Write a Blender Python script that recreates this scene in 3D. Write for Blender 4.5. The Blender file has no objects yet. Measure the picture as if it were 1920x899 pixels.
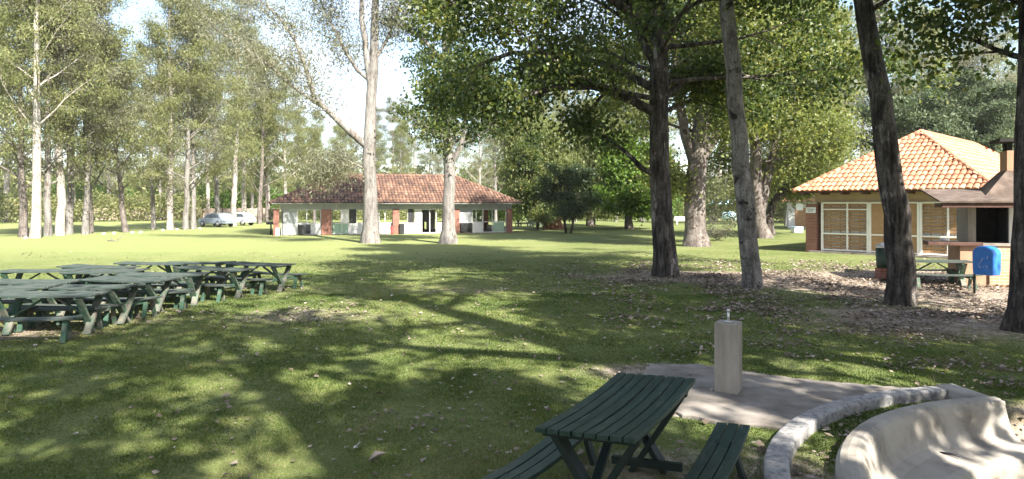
import bpy, math, random
import numpy as np
from mathutils import Vector, Matrix, Quaternion

# ------------------------------------------------------------------ camera, sky, sun, exposure
SC = bpy.context.scene
COL = SC.collection
R = math.radians
F, H = 1280.0, 2.35            # focal length in photo pixels, eye height in metres
cam = bpy.data.cameras.new('camera'); cam.lens = 24; cam.sensor_width = 36
cam.shift_y = -64.5 / 1920; cam.clip_end = 3000; cam.clip_start = 0.05
cam_o = bpy.data.objects.new('camera', cam); COL.objects.link(cam_o)
cam_o.location = (0, 0, H); cam_o.rotation_euler = (R(90), 0, 0)
SC.camera = cam_o

SUN_EL, SUN_AZ = R(42), math.atan2(0.54, -0.84)
to_sun = Vector((math.sin(SUN_AZ) * math.cos(SUN_EL), math.cos(SUN_AZ) * math.cos(SUN_EL), math.sin(SUN_EL)))
sun = bpy.data.lights.new('sun', 'SUN'); sun.energy = 4.2; sun.angle = R(0.53); sun.color = (1, 0.94, 0.84)
sun_o = bpy.data.objects.new('sun', sun); COL.objects.link(sun_o)
sun_o.rotation_euler = to_sun.to_track_quat('Z', 'Y').to_euler(); sun_o.location = (20, -30, 40)

w = bpy.data.worlds.new('World'); SC.world = w; w.use_nodes = True
nt = w.node_tree; bg = nt.nodes['Background']
sky = nt.nodes.new('ShaderNodeTexSky'); sky.sky_type = 'NISHITA'; sky.sun_disc = False
sky.sun_elevation = SUN_EL; sky.sun_rotation = SUN_AZ; sky.air_density = 1.0; sky.dust_density = 1.6; sky.ozone_density = 1.0
tc = nt.nodes.new('ShaderNodeTexCoord'); mp = nt.nodes.new('ShaderNodeMapping'); mp.inputs['Scale'].default_value = (1, 1, 2.2)
cn = nt.nodes.new('ShaderNodeTexNoise'); cn.inputs['Scale'].default_value = 2.3; cn.inputs['Detail'].default_value = 6
cr = nt.nodes.new('ShaderNodeValToRGB'); cr.color_ramp.elements[0].position = .46; cr.color_ramp.elements[1].position = .68
cm = nt.nodes.new('ShaderNodeMix'); cm.data_type = 'RGBA'; cm.inputs['B'].default_value = (3.6, 3.7, 3.9, 1)
nt.links.new(tc.outputs['Generated'], mp.inputs['Vector']); nt.links.new(mp.outputs['Vector'], cn.inputs['Vector'])
nt.links.new(cn.outputs['Fac'], cr.inputs['Fac']); nt.links.new(cr.outputs['Color'], cm.inputs['Factor'])
nt.links.new(sky.outputs['Color'], cm.inputs['A']); nt.links.new(cm.outputs['Result'], bg.inputs['Color'])
bg.inputs['Strength'].default_value = 0.075
SC.view_settings.view_transform = 'Standard'; SC.view_settings.look = 'None'
SC.view_settings.gamma = 1; SC.view_settings.use_curve_mapping = False
SC.view_settings.exposure = 2.34
SC.render.engine = 'CYCLES'
SC.cycles.max_bounces = 6; SC.cycles.diffuse_bounces = 3; SC.cycles.glossy_bounces = 2
SC.cycles.transmission_bounces = 4; SC.cycles.transparent_max_bounces = 6
SC.cycles.use_denoising = True; SC.cycles.sample_clamp_indirect = 6

# ------------------------------------------------------------------ helpers
def W(px, py, d): return Vector(((px - 960) * d / F, d, H + (385 - py) * d / F))
def G(px, py, z=0.0):
    d = (H - z) * F / (py - 385); return Vector(((px - 960) * d / F, d, z))
def tag(o, label=None, cat=None, group=None, kind=None):
    if label: o['label'] = label
    if cat: o['category'] = cat
    if group: o['group'] = group
    if kind: o['kind'] = kind
    return o
def empty(name, loc=(0, 0, 0), rz=0.0):
    o = bpy.data.objects.new(name, None); COL.objects.link(o); o.location = loc; o.rotation_euler = (0, 0, rz)
    o.empty_display_size = .3
    return o
def copy_tree(o, parent=None):
    c = o.copy(); COL.objects.link(c)
    if parent is not None: c.parent = parent
    for ch in list(o.children): copy_tree(ch, c)
    return c
class MB:
    def __init__(s): s.v = []; s.f = []; s.sm = []
    def add(s, vs, fs, smooth=False):
        b = len(s.v); s.v += [tuple(v) for v in vs]
        s.f += [tuple(b + i for i in f) for f in fs]; s.sm += [smooth] * len(fs)
    def box(s, c, size, rot=None):
        x, y, z = size[0] / 2, size[1] / 2, size[2] / 2
        vs = [Vector(p) for p in ((-x,-y,-z),(x,-y,-z),(x,y,-z),(-x,y,-z),(-x,-y,z),(x,-y,z),(x,y,z),(-x,y,z))]
        m = rot if rot is not None else Matrix.Identity(3)
        s.add([m @ v + Vector(c) for v in vs], [(0,3,2,1),(4,5,6,7),(0,1,5,4),(1,2,6,5),(2,3,7,6),(3,0,4,7)])
    def b2(s, a, b):
        a = Vector(a); b = Vector(b); s.box((a + b) / 2, [abs(q) for q in (b - a)])
    def bar(s, p0, p1, wd, ht, up=(0, 0, 1)):
        p0 = Vector(p0); p1 = Vector(p1); d = p1 - p0; L = d.length; d.normalize()
        y = Vector(up).cross(d); y.normalize(); z = d.cross(y)
        m = Matrix((d, y, z)).transposed()
        s.box((p0 + p1) / 2, (L, wd, ht), m)
    def tube(s, pts, rad, n=8, noise=0.0, seed=0, cap=True, flare=0.0, flare_h=1.0):
        rr = random.Random(seed); ph = [rr.uniform(0, 6.28) for _ in range(4)]
        pts = [Vector(p) for p in pts]; vs = []; fs = []
        ref = Vector((1, 0, 0))
        for i, p in enumerate(pts):
            d = (pts[min(i + 1, len(pts) - 1)] - pts[max(i - 1, 0)]).normalized()
            a = ref - d * ref.dot(d)
            if a.length < .05: a = Vector((0, 1, 0)) - d * d.y
            a.normalize(); b = d.cross(a); ref = a
            for k in range(n):
                t = 2 * math.pi * k / n; q = rad[i]
                if noise: q *= 1 + noise * (math.sin(3 * t + ph[0] + i * .7) * .5 + math.sin(5 * t + ph[1] - i * .9) * .35 + math.sin(8 * t + ph[2] + i * 1.7) * .3 + rr.uniform(-.4, .4))
                if flare:
                    hh = max(0, p.z - pts[0].z)
                    q *= 1 + flare * math.exp(-hh / flare_h) * (.55 + .45 * math.sin(5 * t + ph[3]))
                vs.append(p + (a * math.cos(t) + b * math.sin(t)) * q)
        for i in range(len(pts) - 1):
            for k in range(n):
                k2 = (k + 1) % n; fs.append((i * n + k, i * n + k2, (i + 1) * n + k2, (i + 1) * n + k))
        if cap: fs.append(tuple((len(pts) - 1) * n + k for k in range(n))); fs.append(tuple(reversed(range(n))))
        s.add(vs, fs, True)
    def prism(s, poly, z0, z1):
        n = len(poly)
        s.add([(x, y, z0) for x, y in poly] + [(x, y, z1) for x, y in poly],
              [tuple(reversed(range(n))), tuple(range(n, 2 * n))] + [(i, (i + 1) % n, n + (i + 1) % n, n + i) for i in range(n)])
    def mesh(s, name):
        me = bpy.data.meshes.new(name); me.from_pydata(s.v, [], s.f); me.update()
        me.polygons.foreach_set('use_smooth', s.sm); return me
    def build(s, name, m, parent=None, bevel=0.0):
        me = s.mesh(name); me.materials.append(m)
        o = bpy.data.objects.new(name, me); COL.objects.link(o)
        if parent is not None: o.parent = parent
        if bevel:
            b = o.modifiers.new('edge', 'BEVEL'); b.width = bevel; b.segments = 2; b.limit_method = 'ANGLE'
        return o
def np_mesh(name, V, k, m, tone=None, parent=None, smooth=False):
    """V: (N*k,3) vertices, every k consecutive ones one face."""
    V = np.ascontiguousarray(V, dtype=np.float32); n = len(V) // k
    me = bpy.data.meshes.new(name)
    me.vertices.add(len(V)); me.vertices.foreach_set('co', V.ravel())
    me.loops.add(len(V)); me.loops.foreach_set('vertex_index', np.arange(len(V), dtype=np.int32))
    me.polygons.add(n); me.polygons.foreach_set('loop_start', np.arange(n, dtype=np.int32) * k)
    me.polygons.foreach_set('loop_total', np.full(n, k, dtype=np.int32))
    if tone is not None:
        a = me.attributes.new('tone', 'FLOAT', 'POINT'); a.data.foreach_set('value', np.repeat(tone, k).astype(np.float32))
    me.update(calc_edges=True)
    me.materials.append(m)
    o = bpy.data.objects.new(name, me); COL.objects.link(o)
    if parent is not None: o.parent = parent
    return o
def unit(a): return a / np.maximum(np.linalg.norm(a, axis=1, keepdims=True), 1e-6)
def sines(x, y, seed, scale):
    r = np.random.default_rng(seed); o = 0 * x
    for i in range(7):
        a = r.uniform(0, 6.28); k = scale * r.uniform(.5, 2.0); o = o + np.sin((x * math.cos(a) + y * math.sin(a)) * k + r.uniform(0, 6.28))
    return o / 3.5
def sstep(a, b, x):
    t = np.clip((x - a) / (b - a), 0, 1); return t * t * (3 - 2 * t)

# ------------------------------------------------------------------ materials
def newmat(name):
    m = bpy.data.materials.new(name); m.use_nodes = True
    t = m.node_tree; return m, t, t.nodes['Principled BSDF']
def ramp(t, stops):
    r = t.nodes.new('ShaderNodeValToRGB'); e = r.color_ramp.elements
    while len(e) < len(stops): e.new(.5)
    for i, (p, c) in enumerate(stops): e[i].position = p; e[i].color = (*c, 1)
    return r
def noise(t, scale, detail=5, stretch=(1, 1, 1), coord='Object', rough=.6):
    c = t.nodes.new('ShaderNodeTexCoord'); mp = t.nodes.new('ShaderNodeMapping'); mp.inputs['Scale'].default_value = stretch
    n = t.nodes.new('ShaderNodeTexNoise'); n.inputs['Scale'].default_value = scale; n.inputs['Detail'].default_value = detail; n.inputs['Roughness'].default_value = rough
    t.links.new(c.outputs[coord], mp.inputs['Vector']); t.links.new(mp.outputs['Vector'], n.inputs['Vector']); return n
def nmat(name, stops, scale=4, stretch=(1, 1, 1), rough=.8, bump=.0, bscale=None, bstretch=None, dist=.02, detail=6, metal=0, spec=.4, coord='Object'):
    m, t, b = newmat(name)
    n = noise(t, scale, detail, stretch, coord); r = ramp(t, stops)
    t.links.new(n.outputs['Fac'], r.inputs['Fac']); t.links.new(r.outputs['Color'], b.inputs['Base Color'])
    b.inputs['Roughness'].default_value = rough; b.inputs['Metallic'].default_value = metal; b.inputs['Specular IOR Level'].default_value = spec
    if bump:
        n2 = noise(t, bscale or scale * 3, 6, bstretch or stretch, coord)
        bp = t.nodes.new('ShaderNodeBump'); bp.inputs['Strength'].default_value = bump; bp.inputs['Distance'].default_value = dist
        t.links.new(n2.outputs['Fac'], bp.inputs['Height']); t.links.new(bp.outputs['Normal'], b.inputs['Normal'])
    return m
def leafmat(name, stops, trans=.4, rough=.45, spec=.35):
    m, t, b = newmat(name)
    a = t.nodes.new('ShaderNodeAttribute'); a.attribute_name = 'tone'
    r = ramp(t, stops); t.links.new(a.outputs['Fac'], r.inputs['Fac']); t.links.new(r.outputs['Color'], b.inputs['Base Color'])
    b.inputs['Roughness'].default_value = rough; b.inputs['Specular IOR Level'].default_value = spec
    if trans:
        tr = t.nodes.new('ShaderNodeBsdfTranslucent'); mx = t.nodes.new('ShaderNodeMixShader'); mx.inputs['Fac'].default_value = trans
        hs = t.nodes.new('ShaderNodeHueSaturation'); hs.inputs['Saturation'].default_value = 1.15; hs.inputs['Value'].default_value = 1.3; hs.inputs['Hue'].default_value = .485
        t.links.new(r.outputs['Color'], hs.inputs['Color']); t.links.new(hs.outputs['Color'], tr.inputs['Color'])
        out = t.nodes['Material Output']
        t.links.new(b.outputs['BSDF'], mx.inputs[1]); t.links.new(tr.outputs['BSDF'], mx.inputs[2]); t.links.new(mx.outputs['Shader'], out.inputs['Surface'])
    return m
def barkmat(name, stops, scale=2.2, vz=.3, bump=.8, dist=.05, patch=None, fis=.75, fscale=9.0):
    m, t, b = newmat(name)
    n = noise(t, scale, 9, (1, 1, vz), rough=.72); r = ramp(t, stops)
    t.links.new(n.outputs['Fac'], r.inputs['Fac']); col = r.outputs['Color']
    if patch:
        n3 = noise(t, patch[1], 7, (1, 1, patch[3] if len(patch) > 3 else .6), rough=.68); r3 = ramp(t, [(patch[2], (0, 0, 0)), (patch[2] + .035, (1, 1, 1))])
        t.links.new(n3.outputs['Fac'], r3.inputs['Fac'])
        mx = t.nodes.new('ShaderNodeMix'); mx.data_type = 'RGBA'; mx.inputs['B'].default_value = (*patch[0], 1)
        t.links.new(r3.outputs['Color'], mx.inputs['Factor']); t.links.new(col, mx.inputs['A']); col = mx.outputs['Result']
    n4 = noise(t, fscale, 6, (1, 1, .13), rough=.7); r4 = ramp(t, [(.40, (1 - fis,) * 3), (.52, (1, 1, 1))])       # furrows of the bark
    t.links.new(n4.outputs['Fac'], r4.inputs['Fac'])
    m4 = t.nodes.new('ShaderNodeMix'); m4.data_type = 'RGBA'; m4.blend_type = 'MULTIPLY'; m4.inputs['Factor'].default_value = 1
    t.links.new(col, m4.inputs['A']); t.links.new(r4.outputs['Color'], m4.inputs['B']); col = m4.outputs['Result']
    n5 = noise(t, 26, 5, (1, 1, .5), rough=.75); r5 = ramp(t, [(.34, (.5, .49, .48)), (.5, (1, 1, 1)), (.68, (1.25, 1.25, 1.25))])
    t.links.new(n5.outputs['Fac'], r5.inputs['Fac']); m5 = t.nodes.new('ShaderNodeMix'); m5.data_type = 'RGBA'; m5.blend_type = 'MULTIPLY'; m5.inputs['Factor'].default_value = 1
    t.links.new(col, m5.inputs['A']); t.links.new(r5.outputs['Color'], m5.inputs['B']); col = m5.outputs['Result']
    t.links.new(col, b.inputs['Base Color']); b.inputs['Roughness'].default_value = .9; b.inputs['Specular IOR Level'].default_value = .2
    bp = t.nodes.new('ShaderNodeBump'); bp.inputs['Strength'].default_value = bump; bp.inputs['Distance'].default_value = dist
    ad = t.nodes.new('ShaderNodeMath'); ad.operation = 'ADD'; t.links.new(n4.outputs['Fac'], ad.inputs[0]); t.links.new(n.outputs['Fac'], ad.inputs[1])
    t.links.new(ad.outputs[0], bp.inputs['Height']); t.links.new(bp.outputs['Normal'], b.inputs['Normal'])
    return m
def brickmat(name, c1, c2, mortar, scale=1.0, bw=.22, bh=.075):
    m, t, b = newmat(name)
    c = t.nodes.new('ShaderNodeTexCoord'); sp = t.nodes.new('ShaderNodeSeparateXYZ'); cb = t.nodes.new('ShaderNodeCombineXYZ'); ad = t.nodes.new('ShaderNodeMath')
    t.links.new(c.outputs['Object'], sp.inputs[0]); t.links.new(sp.outputs['X'], ad.inputs[0]); t.links.new(sp.outputs['Y'], ad.inputs[1])
    t.links.new(ad.outputs[0], cb.inputs['X']); t.links.new(sp.outputs['Z'], cb.inputs['Y'])
    br = t.nodes.new('ShaderNodeTexBrick'); br.inputs['Scale'].default_value = scale; br.inputs['Brick Width'].default_value = bw; br.inputs['Row Height'].default_value = bh
    br.inputs['Mortar Size'].default_value = .009; br.inputs['Color1'].default_value = (*c1, 1); br.inputs['Color2'].default_value = (*c2, 1); br.inputs['Mortar'].default_value = (*mortar, 1)
    t.links.new(cb.outputs[0], br.inputs['Vector'])
    n = noise(t, 5, 5); mx = t.nodes.new('ShaderNodeMix'); mx.data_type = 'RGBA'; mx.blend_type = 'MULTIPLY'; mx.inputs['Factor'].default_value = .5
    t.links.new(br.outputs['Color'], mx.inputs['A']); t.links.new(n.outputs['Color'], mx.inputs['B']); t.links.new(br.outputs['Color'], b.inputs['Base Color'])
    bp = t.nodes.new('ShaderNodeBump'); bp.inputs['Distance'].default_value = .01; bp.invert = True
    t.links.new(br.outputs['Fac'], bp.inputs['Height']); t.links.new(bp.outputs['Normal'], b.inputs['Normal']); b.inputs['Roughness'].default_value = .9
    return m

M = {}
M['bark_dark'] = barkmat('bark_dark', [(.34, (.022, .019, .017)), (.48, (.06, .051, .045)), (.60, (.12, .104, .092)), (.75, (.2, .175, .155))], 3.4, .4, 1.0, .06, patch=((.26, .23, .205), 1.6, .59, .5))
M['bark_grey'] = barkmat('bark_grey', [(.34, (.06, .053, .048)), (.46, (.14, .127, .117)), (.6, (.235, .217, .202)), (.75, (.36, .34, .32))], 3.0, .5, .8, .05, patch=((.035, .03, .028), 2.2, .585, 1.1), fis=.45)
M['bark_pale'] = barkmat('bark_pale', [(.34, (.085, .076, .069)), (.48, (.18, .167, .155)), (.7, (.28, .267, .252))], 2.0, .35, .5, .03, patch=((.10, .075, .058), 1.6, .60, .3), fis=.35)
M['bark_white'] = barkmat('bark_white', [(.34, (.19, .16, .13)), (.5, (.34, .31, .28)), (.7, (.46, .435, .41))], 1.8, .3, .4, .03, patch=((.16, .12, .095), 1.4, .60, .3), fis=.3)
M['bark_mottled'] = barkmat('bark_mottled', [(.34, (.06, .048, .042)), (.5, (.14, .12, .108)), (.66, (.25, .228, .21))], 2.6, .7, .9, .05, patch=((.05, .032, .027), 2.0, .59, .9), fis=.4)
M['bark_red'] = barkmat('bark_red', [(.3, (.14, .05, .03)), (.5, (.28, .13, .085)), (.7, (.36, .22, .16))], 1.6, .3, .9, .06)
M['leaf_poplar'] = leafmat('leaf_poplar', [(0, (.022, .042, .014)), (.45, (.05, .082, .023)), (.75, (.11, .14, .036)), (1, (.22, .21, .06))], .46)
M['leaf_poplar_light'] = leafmat('leaf_poplar_light', [(0, (.06, .09, .025)), (.5, (.15, .185, .052)), (.85, (.24, .25, .08)), (1, (.32, .29, .12))], .5)
M['leaf_euc'] = leafmat('leaf_euc', [(0, (.08, .1, .042)), (.5, (.18, .2, .08)), (.85, (.24, .25, .11)), (1, (.29, .27, .14))], .52, .5)
M['leaf_euc_grey'] = leafmat('leaf_euc_grey', [(0, (.085, .09, .06)), (.5, (.17, .175, .11)), (.85, (.23, .23, .155)), (1, (.29, .265, .19))], .48, .5)
M['leaf_dark'] = leafmat('leaf_dark', [(0, (.014, .026, .010)), (.6, (.028, .05, .016)), (1, (.06, .085, .025))], .25, .5)
M['leaf_bright'] = leafmat('leaf_bright', [(0, (.05, .1, .016)), (.5, (.09, .165, .025)), (1, (.15, .22, .04))], .45)
M['leaf_willow'] = leafmat('leaf_willow', [(0, (.075, .1, .028)), (.5, (.12, .15, .045)), (1, (.18, .19, .065))], .42)
M['leaf_cedar'] = leafmat('leaf_cedar', [(0, (.03, .05, .022)), (.6, (.075, .105, .05)), (1, (.13, .155, .08))], .3, .6)
M['grass'] = leafmat('grass', [(0, (.042, .076, .017)), (.45, (.094, .134, .031)), (.8, (.165, .187, .058)), (1, (.26, .235, .115))], .35, .5, .25)
M['litter'] = leafmat('litter', [(0, (.06, .042, .03)), (.35, (.14, .108, .083)), (.7, (.26, .215, .178)), (1, (.42, .37, .325))], .12, .75, .2)
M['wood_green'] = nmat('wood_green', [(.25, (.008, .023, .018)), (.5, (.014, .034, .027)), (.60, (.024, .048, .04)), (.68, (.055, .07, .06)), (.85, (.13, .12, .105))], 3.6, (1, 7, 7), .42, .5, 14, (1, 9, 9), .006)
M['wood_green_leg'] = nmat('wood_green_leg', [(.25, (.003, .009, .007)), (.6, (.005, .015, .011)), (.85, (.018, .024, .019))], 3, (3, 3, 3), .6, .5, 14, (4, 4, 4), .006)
M['wood_grey_top'] = nmat('wood_grey_top', [(.3, (.012, .03, .022)), (.45, (.028, .045, .037)), (.62, (.066, .072, .066)), (.8, (.12, .115, .108))], 3, (1, 7, 7), .75, .5, 14, (1, 9, 9), .006)
M['wood_grey_leg'] = nmat('wood_grey_leg', [(.3, (.02, .07, .042)), (.46, (.045, .09, .06)), (.58, (.13, .13, .105)), (.8, (.22, .2, .17))], 2.2, (2, 2, 2), .75, .5, 14, (4, 4, 4), .006)
M['concrete'] = nmat('concrete', [(.3, (.16, .142, .122)), (.5, (.245, .221, .19)), (.72, (.31, .283, .247))], 5, (1, 1, .22), .9, .35, 40, None, .006)
M['pad'] = nmat('pad', [(.3, (.085, .073, .061)), (.46, (.165, .146, .126)), (.62, (.225, .203, .178))], 2.4, (1, 1, 1), .9, .4, 30, None, .008)
def plaster():
    m = nmat('white_plaster', [(.32, (.13, .115, .098)), (.43, (.225, .203, .174)), (.55, (.28, .256, .222)), (.8, (.32, .296, .26))], 2.6, (1, 1, 1), .75, .5, 22, None, .012, 10)
    return m
M['plaster'] = plaster()
M['plaster_worn'] = nmat('worn_plaster', [(.32, (.10, .098, .105)), (.44, (.19, .186, .187)), (.54, (.27, .26, .25)), (.8, (.32, .308, .288))], 16, (1, 1, 1), .85, .4, 30, None, .006, 12)
M['white_wall'] = nmat('white_wall', [(.3, (.5, .49, .48)), (.6, (.62, .61, .59))], 1.2, (1, 1, .4), .8)
M['eave_shade_grey'] = nmat('eave_shade_grey', [(.3, (.26, .275, .28)), (.7, (.34, .355, .36))], 1.2, (1, 1, .4), .8)  # upper walls greyed: shade under the eaves put into the colour
M['cream_wall'] = nmat('cream_wall', [(.3, (.36, .26, .15)), (.7, (.44, .33, .2))], 1.5, (1, 1, .4), .85)
M['tan_board'] = nmat('tan_board', [(.3, (.3, .17, .08)), (.7, (.38, .23, .12))], 2, (1, 1, 3), .7)
M['orange_wood'] = nmat('orange_wood', [(.3, (.22, .12, .05)), (.5, (.31, .175, .08)), (.75, (.4, .25, .13))], 3, (1, 1, 6), .6, .3, 20, (1, 1, 8), .004)
M['white_paint'] = nmat('white_paint', [(.3, (.70, .67, .63)), (.7, (.8, .78, .75))], 3, (1, 1, 1), .5)
M['grey_frame'] = nmat('grey_frame', [(.3, (.42, .43, .43)), (.7, (.55, .56, .56))], 3, (1, 1, 1), .5)
M['brick'] = brickmat('brick', (.2, .062, .038), (.27, .1, .062), (.24, .2, .175))
M['brick_bbq'] = brickmat('brick_tan', (.38, .2, .11), (.43, .28, .18), (.42, .38, .33), bw=.26, bh=.09)
def tilemat(name, stops, s1=1.7):
    m, t, b = newmat(name)
    a = t.nodes.new('ShaderNodeAttribute'); a.attribute_name = 'tone'
    n = noise(t, s1, 6); ad = t.nodes.new('ShaderNodeMath'); ad.operation = 'MULTIPLY_ADD'; ad.inputs[1].default_value = .45
    sb = t.nodes.new('ShaderNodeMath'); sb.operation = 'MULTIPLY_ADD'; sb.inputs[1].default_value = 1.1; sb.inputs[2].default_value = -.28
    t.links.new(n.outputs['Fac'], sb.inputs[0]); t.links.new(a.outputs['Fac'], ad.inputs[0]); t.links.new(sb.outputs[0], ad.inputs[2])
    r = ramp(t, stops); t.links.new(ad.outputs[0], r.inputs['Fac']); t.links.new(r.outputs['Color'], b.inputs['Base Color']); b.inputs['Roughness'].default_value = .8
    return m
M['tile_orange'] = tilemat('tile_orange', [(.1, (.26, .10, .055)), (.4, (.38, .165, .092)), (.65, (.43, .215, .13)), (.95, (.46, .29, .2))])
M['tile_red'] = tilemat('tile_red', [(.1, (.042, .028, .023)), (.4, (.10, .054, .037)), (.65, (.165, .092, .06)), (.95, (.25, .165, .115))], .5)
M['dark_wood'] = nmat('dark_wood', [(.3, (.05, .022, .016)), (.7, (.10, .05, .036))], 4, (1, 1, 1), .7)
M['soot'] = nmat('soot', [(.3, (.012, .011, .01)), (.7, (.03, .027, .025))], 4, (1, 1, 1), .95)
M['black'] = nmat('black_metal', [(.3, (.012, .013, .014)), (.7, (.03, .03, .032))], 4, (1, 1, 1), .45)
M['terracotta'] = nmat('terracotta', [(.3, (.28, .16, .10)), (.7, (.36, .22, .145))], 3, (1, 1, 1), .85)
M['slab'] = nmat('slab', [(.3, (.045, .032, .027)), (.5, (.085, .062, .05)), (.72, (.15, .115, .095))], 3, (1, 1, 1), .9, .4, 14)
M['blue'] = nmat('blue_plastic', [(.3, (.015, .11, .42)), (.7, (.03, .17, .52))], 5, (1, 1, 1), .35)
M['bin_green'] = nmat('bin_green', [(.3, (.012, .03, .022)), (.7, (.02, .045, .03))], 5, (1, 1, 1), .4)
M['metal'] = nmat('metal', [(.3, (.45, .45, .44)), (.7, (.6, .6, .6))], 6, (1, 1, 1), .4, metal=.8)
M['car_white'] = nmat('car_white', [(.3, (.5, .51, .52)), (.7, (.56, .57, .58))], 1, (1, 1, 1), .25)
M['car_silver'] = nmat('car_silver', [(.3, (.22, .26, .32)), (.7, (.27, .31, .37))], 1, (1, 1, 1), .3, metal=.3)
M['glass'] = nmat('dark_glass', [(.3, (.03, .04, .05)), (.7, (.05, .06, .07))], 1, (1, 1, 1), .1)
M['green_sheet'] = nmat('green_sheet', [(.3, (.22, .34, .24)), (.7, (.34, .46, .36))], 1.4, (1, 1, .5), .4)
M['fence_wood'] = nmat('fence_wood', [(.3, (.24, .18, .14)), (.7, (.38, .31, .26))], 1.2, (3, 3, .5), .9)
M['paper'] = nmat('paper', [(.3, (.66, .66, .68)), (.7, (.78, .78, .8))], 5, (1, 1, 1), .8)
M['red_cloth'] = nmat('red_cloth', [(.3, (.3, .03, .03)), (.7, (.45, .08, .07))], 8, (1, 1, 1), .8)
M['stone'] = nmat('stone', [(.3, (.5, .48, .45)), (.7, (.66, .64, .6))], 3, (1, 1, 1), .9, .5, 8)
M['cloth_pale'] = nmat('cloth_pale', [(.3, (.5, .5, .5)), (.7, (.62, .62, .62))], 2, (1, 1, 1), .8)
M['pale_blue'] = nmat('pale_blue', [(.3, (.3, .5, .62)), (.7, (.42, .6, .7))], 2, (1, 1, 1), .5)
M['ink'] = nmat('ink', [(.3, (.06, .06, .07)), (.7, (.09, .09, .1))], 2, (1, 1, 1), .8)

# ------------------------------------------------------------------ ground
PC = np.array([6.05, 4.51])                      # centre of the curved planter and bench
PAD = [(1.55, 8.75), (2.0, 9.95), (2.75, 9.95), (3.7, 9.2), (4.75, 8.75), (5.3, 8.62)]
def pad_poly():
    pts = list(PAD)
    for a in np.linspace(101, 141, 9): pts.append((PC[0] + 4.13 * math.cos(R(a)), PC[1] + 4.13 * math.sin(R(a))))
    pts += [(2.2, 7.35), (1.75, 7.7), (1.5, 8.2)]
    out = []; rr = random.Random(8)                      # broken, worn edge
    for i, p in enumerate(pts):
        q = pts[(i + 1) % len(pts)]; L = math.hypot(q[0] - p[0], q[1] - p[1]); m_ = max(1, int(L / .09)); on = abs(math.hypot(p[0] - PC[0], p[1] - PC[1]) - 4.13) < .02
        for k in range(m_):
            f = k / m_; j = 0 if on else rr.uniform(-.035, .035); nx_, ny_ = (q[1] - p[1]) / L, -(q[0] - p[0]) / L
            out.append((p[0] + (q[0] - p[0]) * f + nx_ * j, p[1] + (q[1] - p[1]) * f + ny_ * j))
    return out
def in_poly(x, y, poly):
    ins = np.zeros(x.shape, bool); n = len(poly)
    for i in range(n):
        x0, y0 = poly[i]; x1, y1 = poly[(i + 1) % n]
        c = ((y0 > y) != (y1 > y)) & (x < (x1 - x0) * (y - y0) / ((y1 - y0) if abs(y1 - y0) > 1e-9 else 1e-9) + x0); ins ^= c
    return ins
def gh(x, y):
    r = np.hypot(x - PC[0], y - PC[1]); h = -.72 * (1 - sstep(2.75, 3.5, r))
    h = h + .012 * sines(x, y, 3, 1.1) * sstep(4.2, 5.5, r) * (1 - sstep(25, 40, np.hypot(x, y)))
    ang = np.degrees(np.arctan2(y - PC[1], x - PC[0])); tr = (r > 3.45) & (r < 4.0) & ((ang > 97) | (ang < -100))
    return np.where(tr, h - .03, h)
def blob(x, y, cx, cy, rx, ry): return np.exp(-(((x - cx) / rx) ** 2 + ((y - cy) / ry) ** 2))
def dirt(x, y):
    n = sines(x, y, 11, .9) * .28 + sines(x, y, 12, 2.6) * .16
    d = 1.25 * blob(x, y, 13.5, 20.5, 6.0, 4.6) + .75 * blob(x, y, 5.5, 22.5, 4.5, 2.2) + .75 * blob(x, y, 9.5, 14.5, 4.5, 3.0)
    d = d + .75 * blob(x, y, 2.0, 9.6, 1.3, .6) + .42 * blob(x, y, -4.2, 14.2, 1.6, 1.9) + .5 * blob(x, y, -8.6, 14.8, 4.6, 1.5) + .5 * blob(x, y, -9.5, 12.4, 2.5, .9)
    d = d + 1.0 * blob(x, y, 6.6, 7.4, 1.4, 1.0) + .5 * blob(x, y, 1.3, 6.0, 1.1, 1.0) + .5 * blob(x, y, 2.6, 5.8, .5, 1.2) + .35 * blob(x, y, -1.5, 7.0, 1.8, 1.5)
    d = d + .5 * blob(x, y, 10.8, 40, 2.2, 2) + .5 * blob(x, y, -1.2, 18.6, 2.6, .9)
    return np.clip(d + n * (.35 + d * .5), 0, 1.2)
def axis(lo, hi, flo, fhi, step, far):
    a = list(np.arange(flo, fhi + .001, step)); s = step; p = fhi
    while p < hi: s *= 1.22; p += s; a.append(p)
    s = step; p = flo; b = []
    while p > lo: s *= 1.22; p -= s; b.append(p)
    return np.array(b[::-1] + a)
gx = axis(-900, 900, -13, 19, .16, 0); gy = axis(-200, 1500, 2, 27, .16, 0)
X, Y = np.meshgrid(gx, gy); Z = gh(X, Y); D = dirt(X, Y)
nx, ny = len(gx), len(gy)
me = bpy.data.meshes.new('ground')
V = np.stack([X, Y, Z], -1).reshape(-1, 3).astype(np.float32)
i = np.arange(nx * ny).reshape(ny, nx)
Q = np.stack([i[:-1, :-1], i[:-1, 1:], i[1:, 1:], i[1:, :-1]], -1).reshape(-1, 4).astype(np.int32)
fc = V[Q].mean(1); fr0 = np.hypot(fc[:, 0] - PC[0], fc[:, 1] - PC[1]); fa = np.degrees(np.arctan2(fc[:, 1] - PC[1], fc[:, 0] - PC[0]))
Q = Q[~((fr0 > 2.86) & (fr0 < 3.44) & ((fa > 98.5) | (fa < -147)))]          # the bench stands in this gap
me.vertices.add(len(V)); me.vertices.foreach_set('co', V.ravel())
me.loops.add(Q.size); me.loops.foreach_set('vertex_index', Q.ravel())
me.polygons.add(len(Q)); me.polygons.foreach_set('loop_start', np.arange(len(Q), dtype=np.int32) * 4); me.polygons.foreach_set('loop_total', np.full(len(Q), 4, np.int32))
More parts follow.
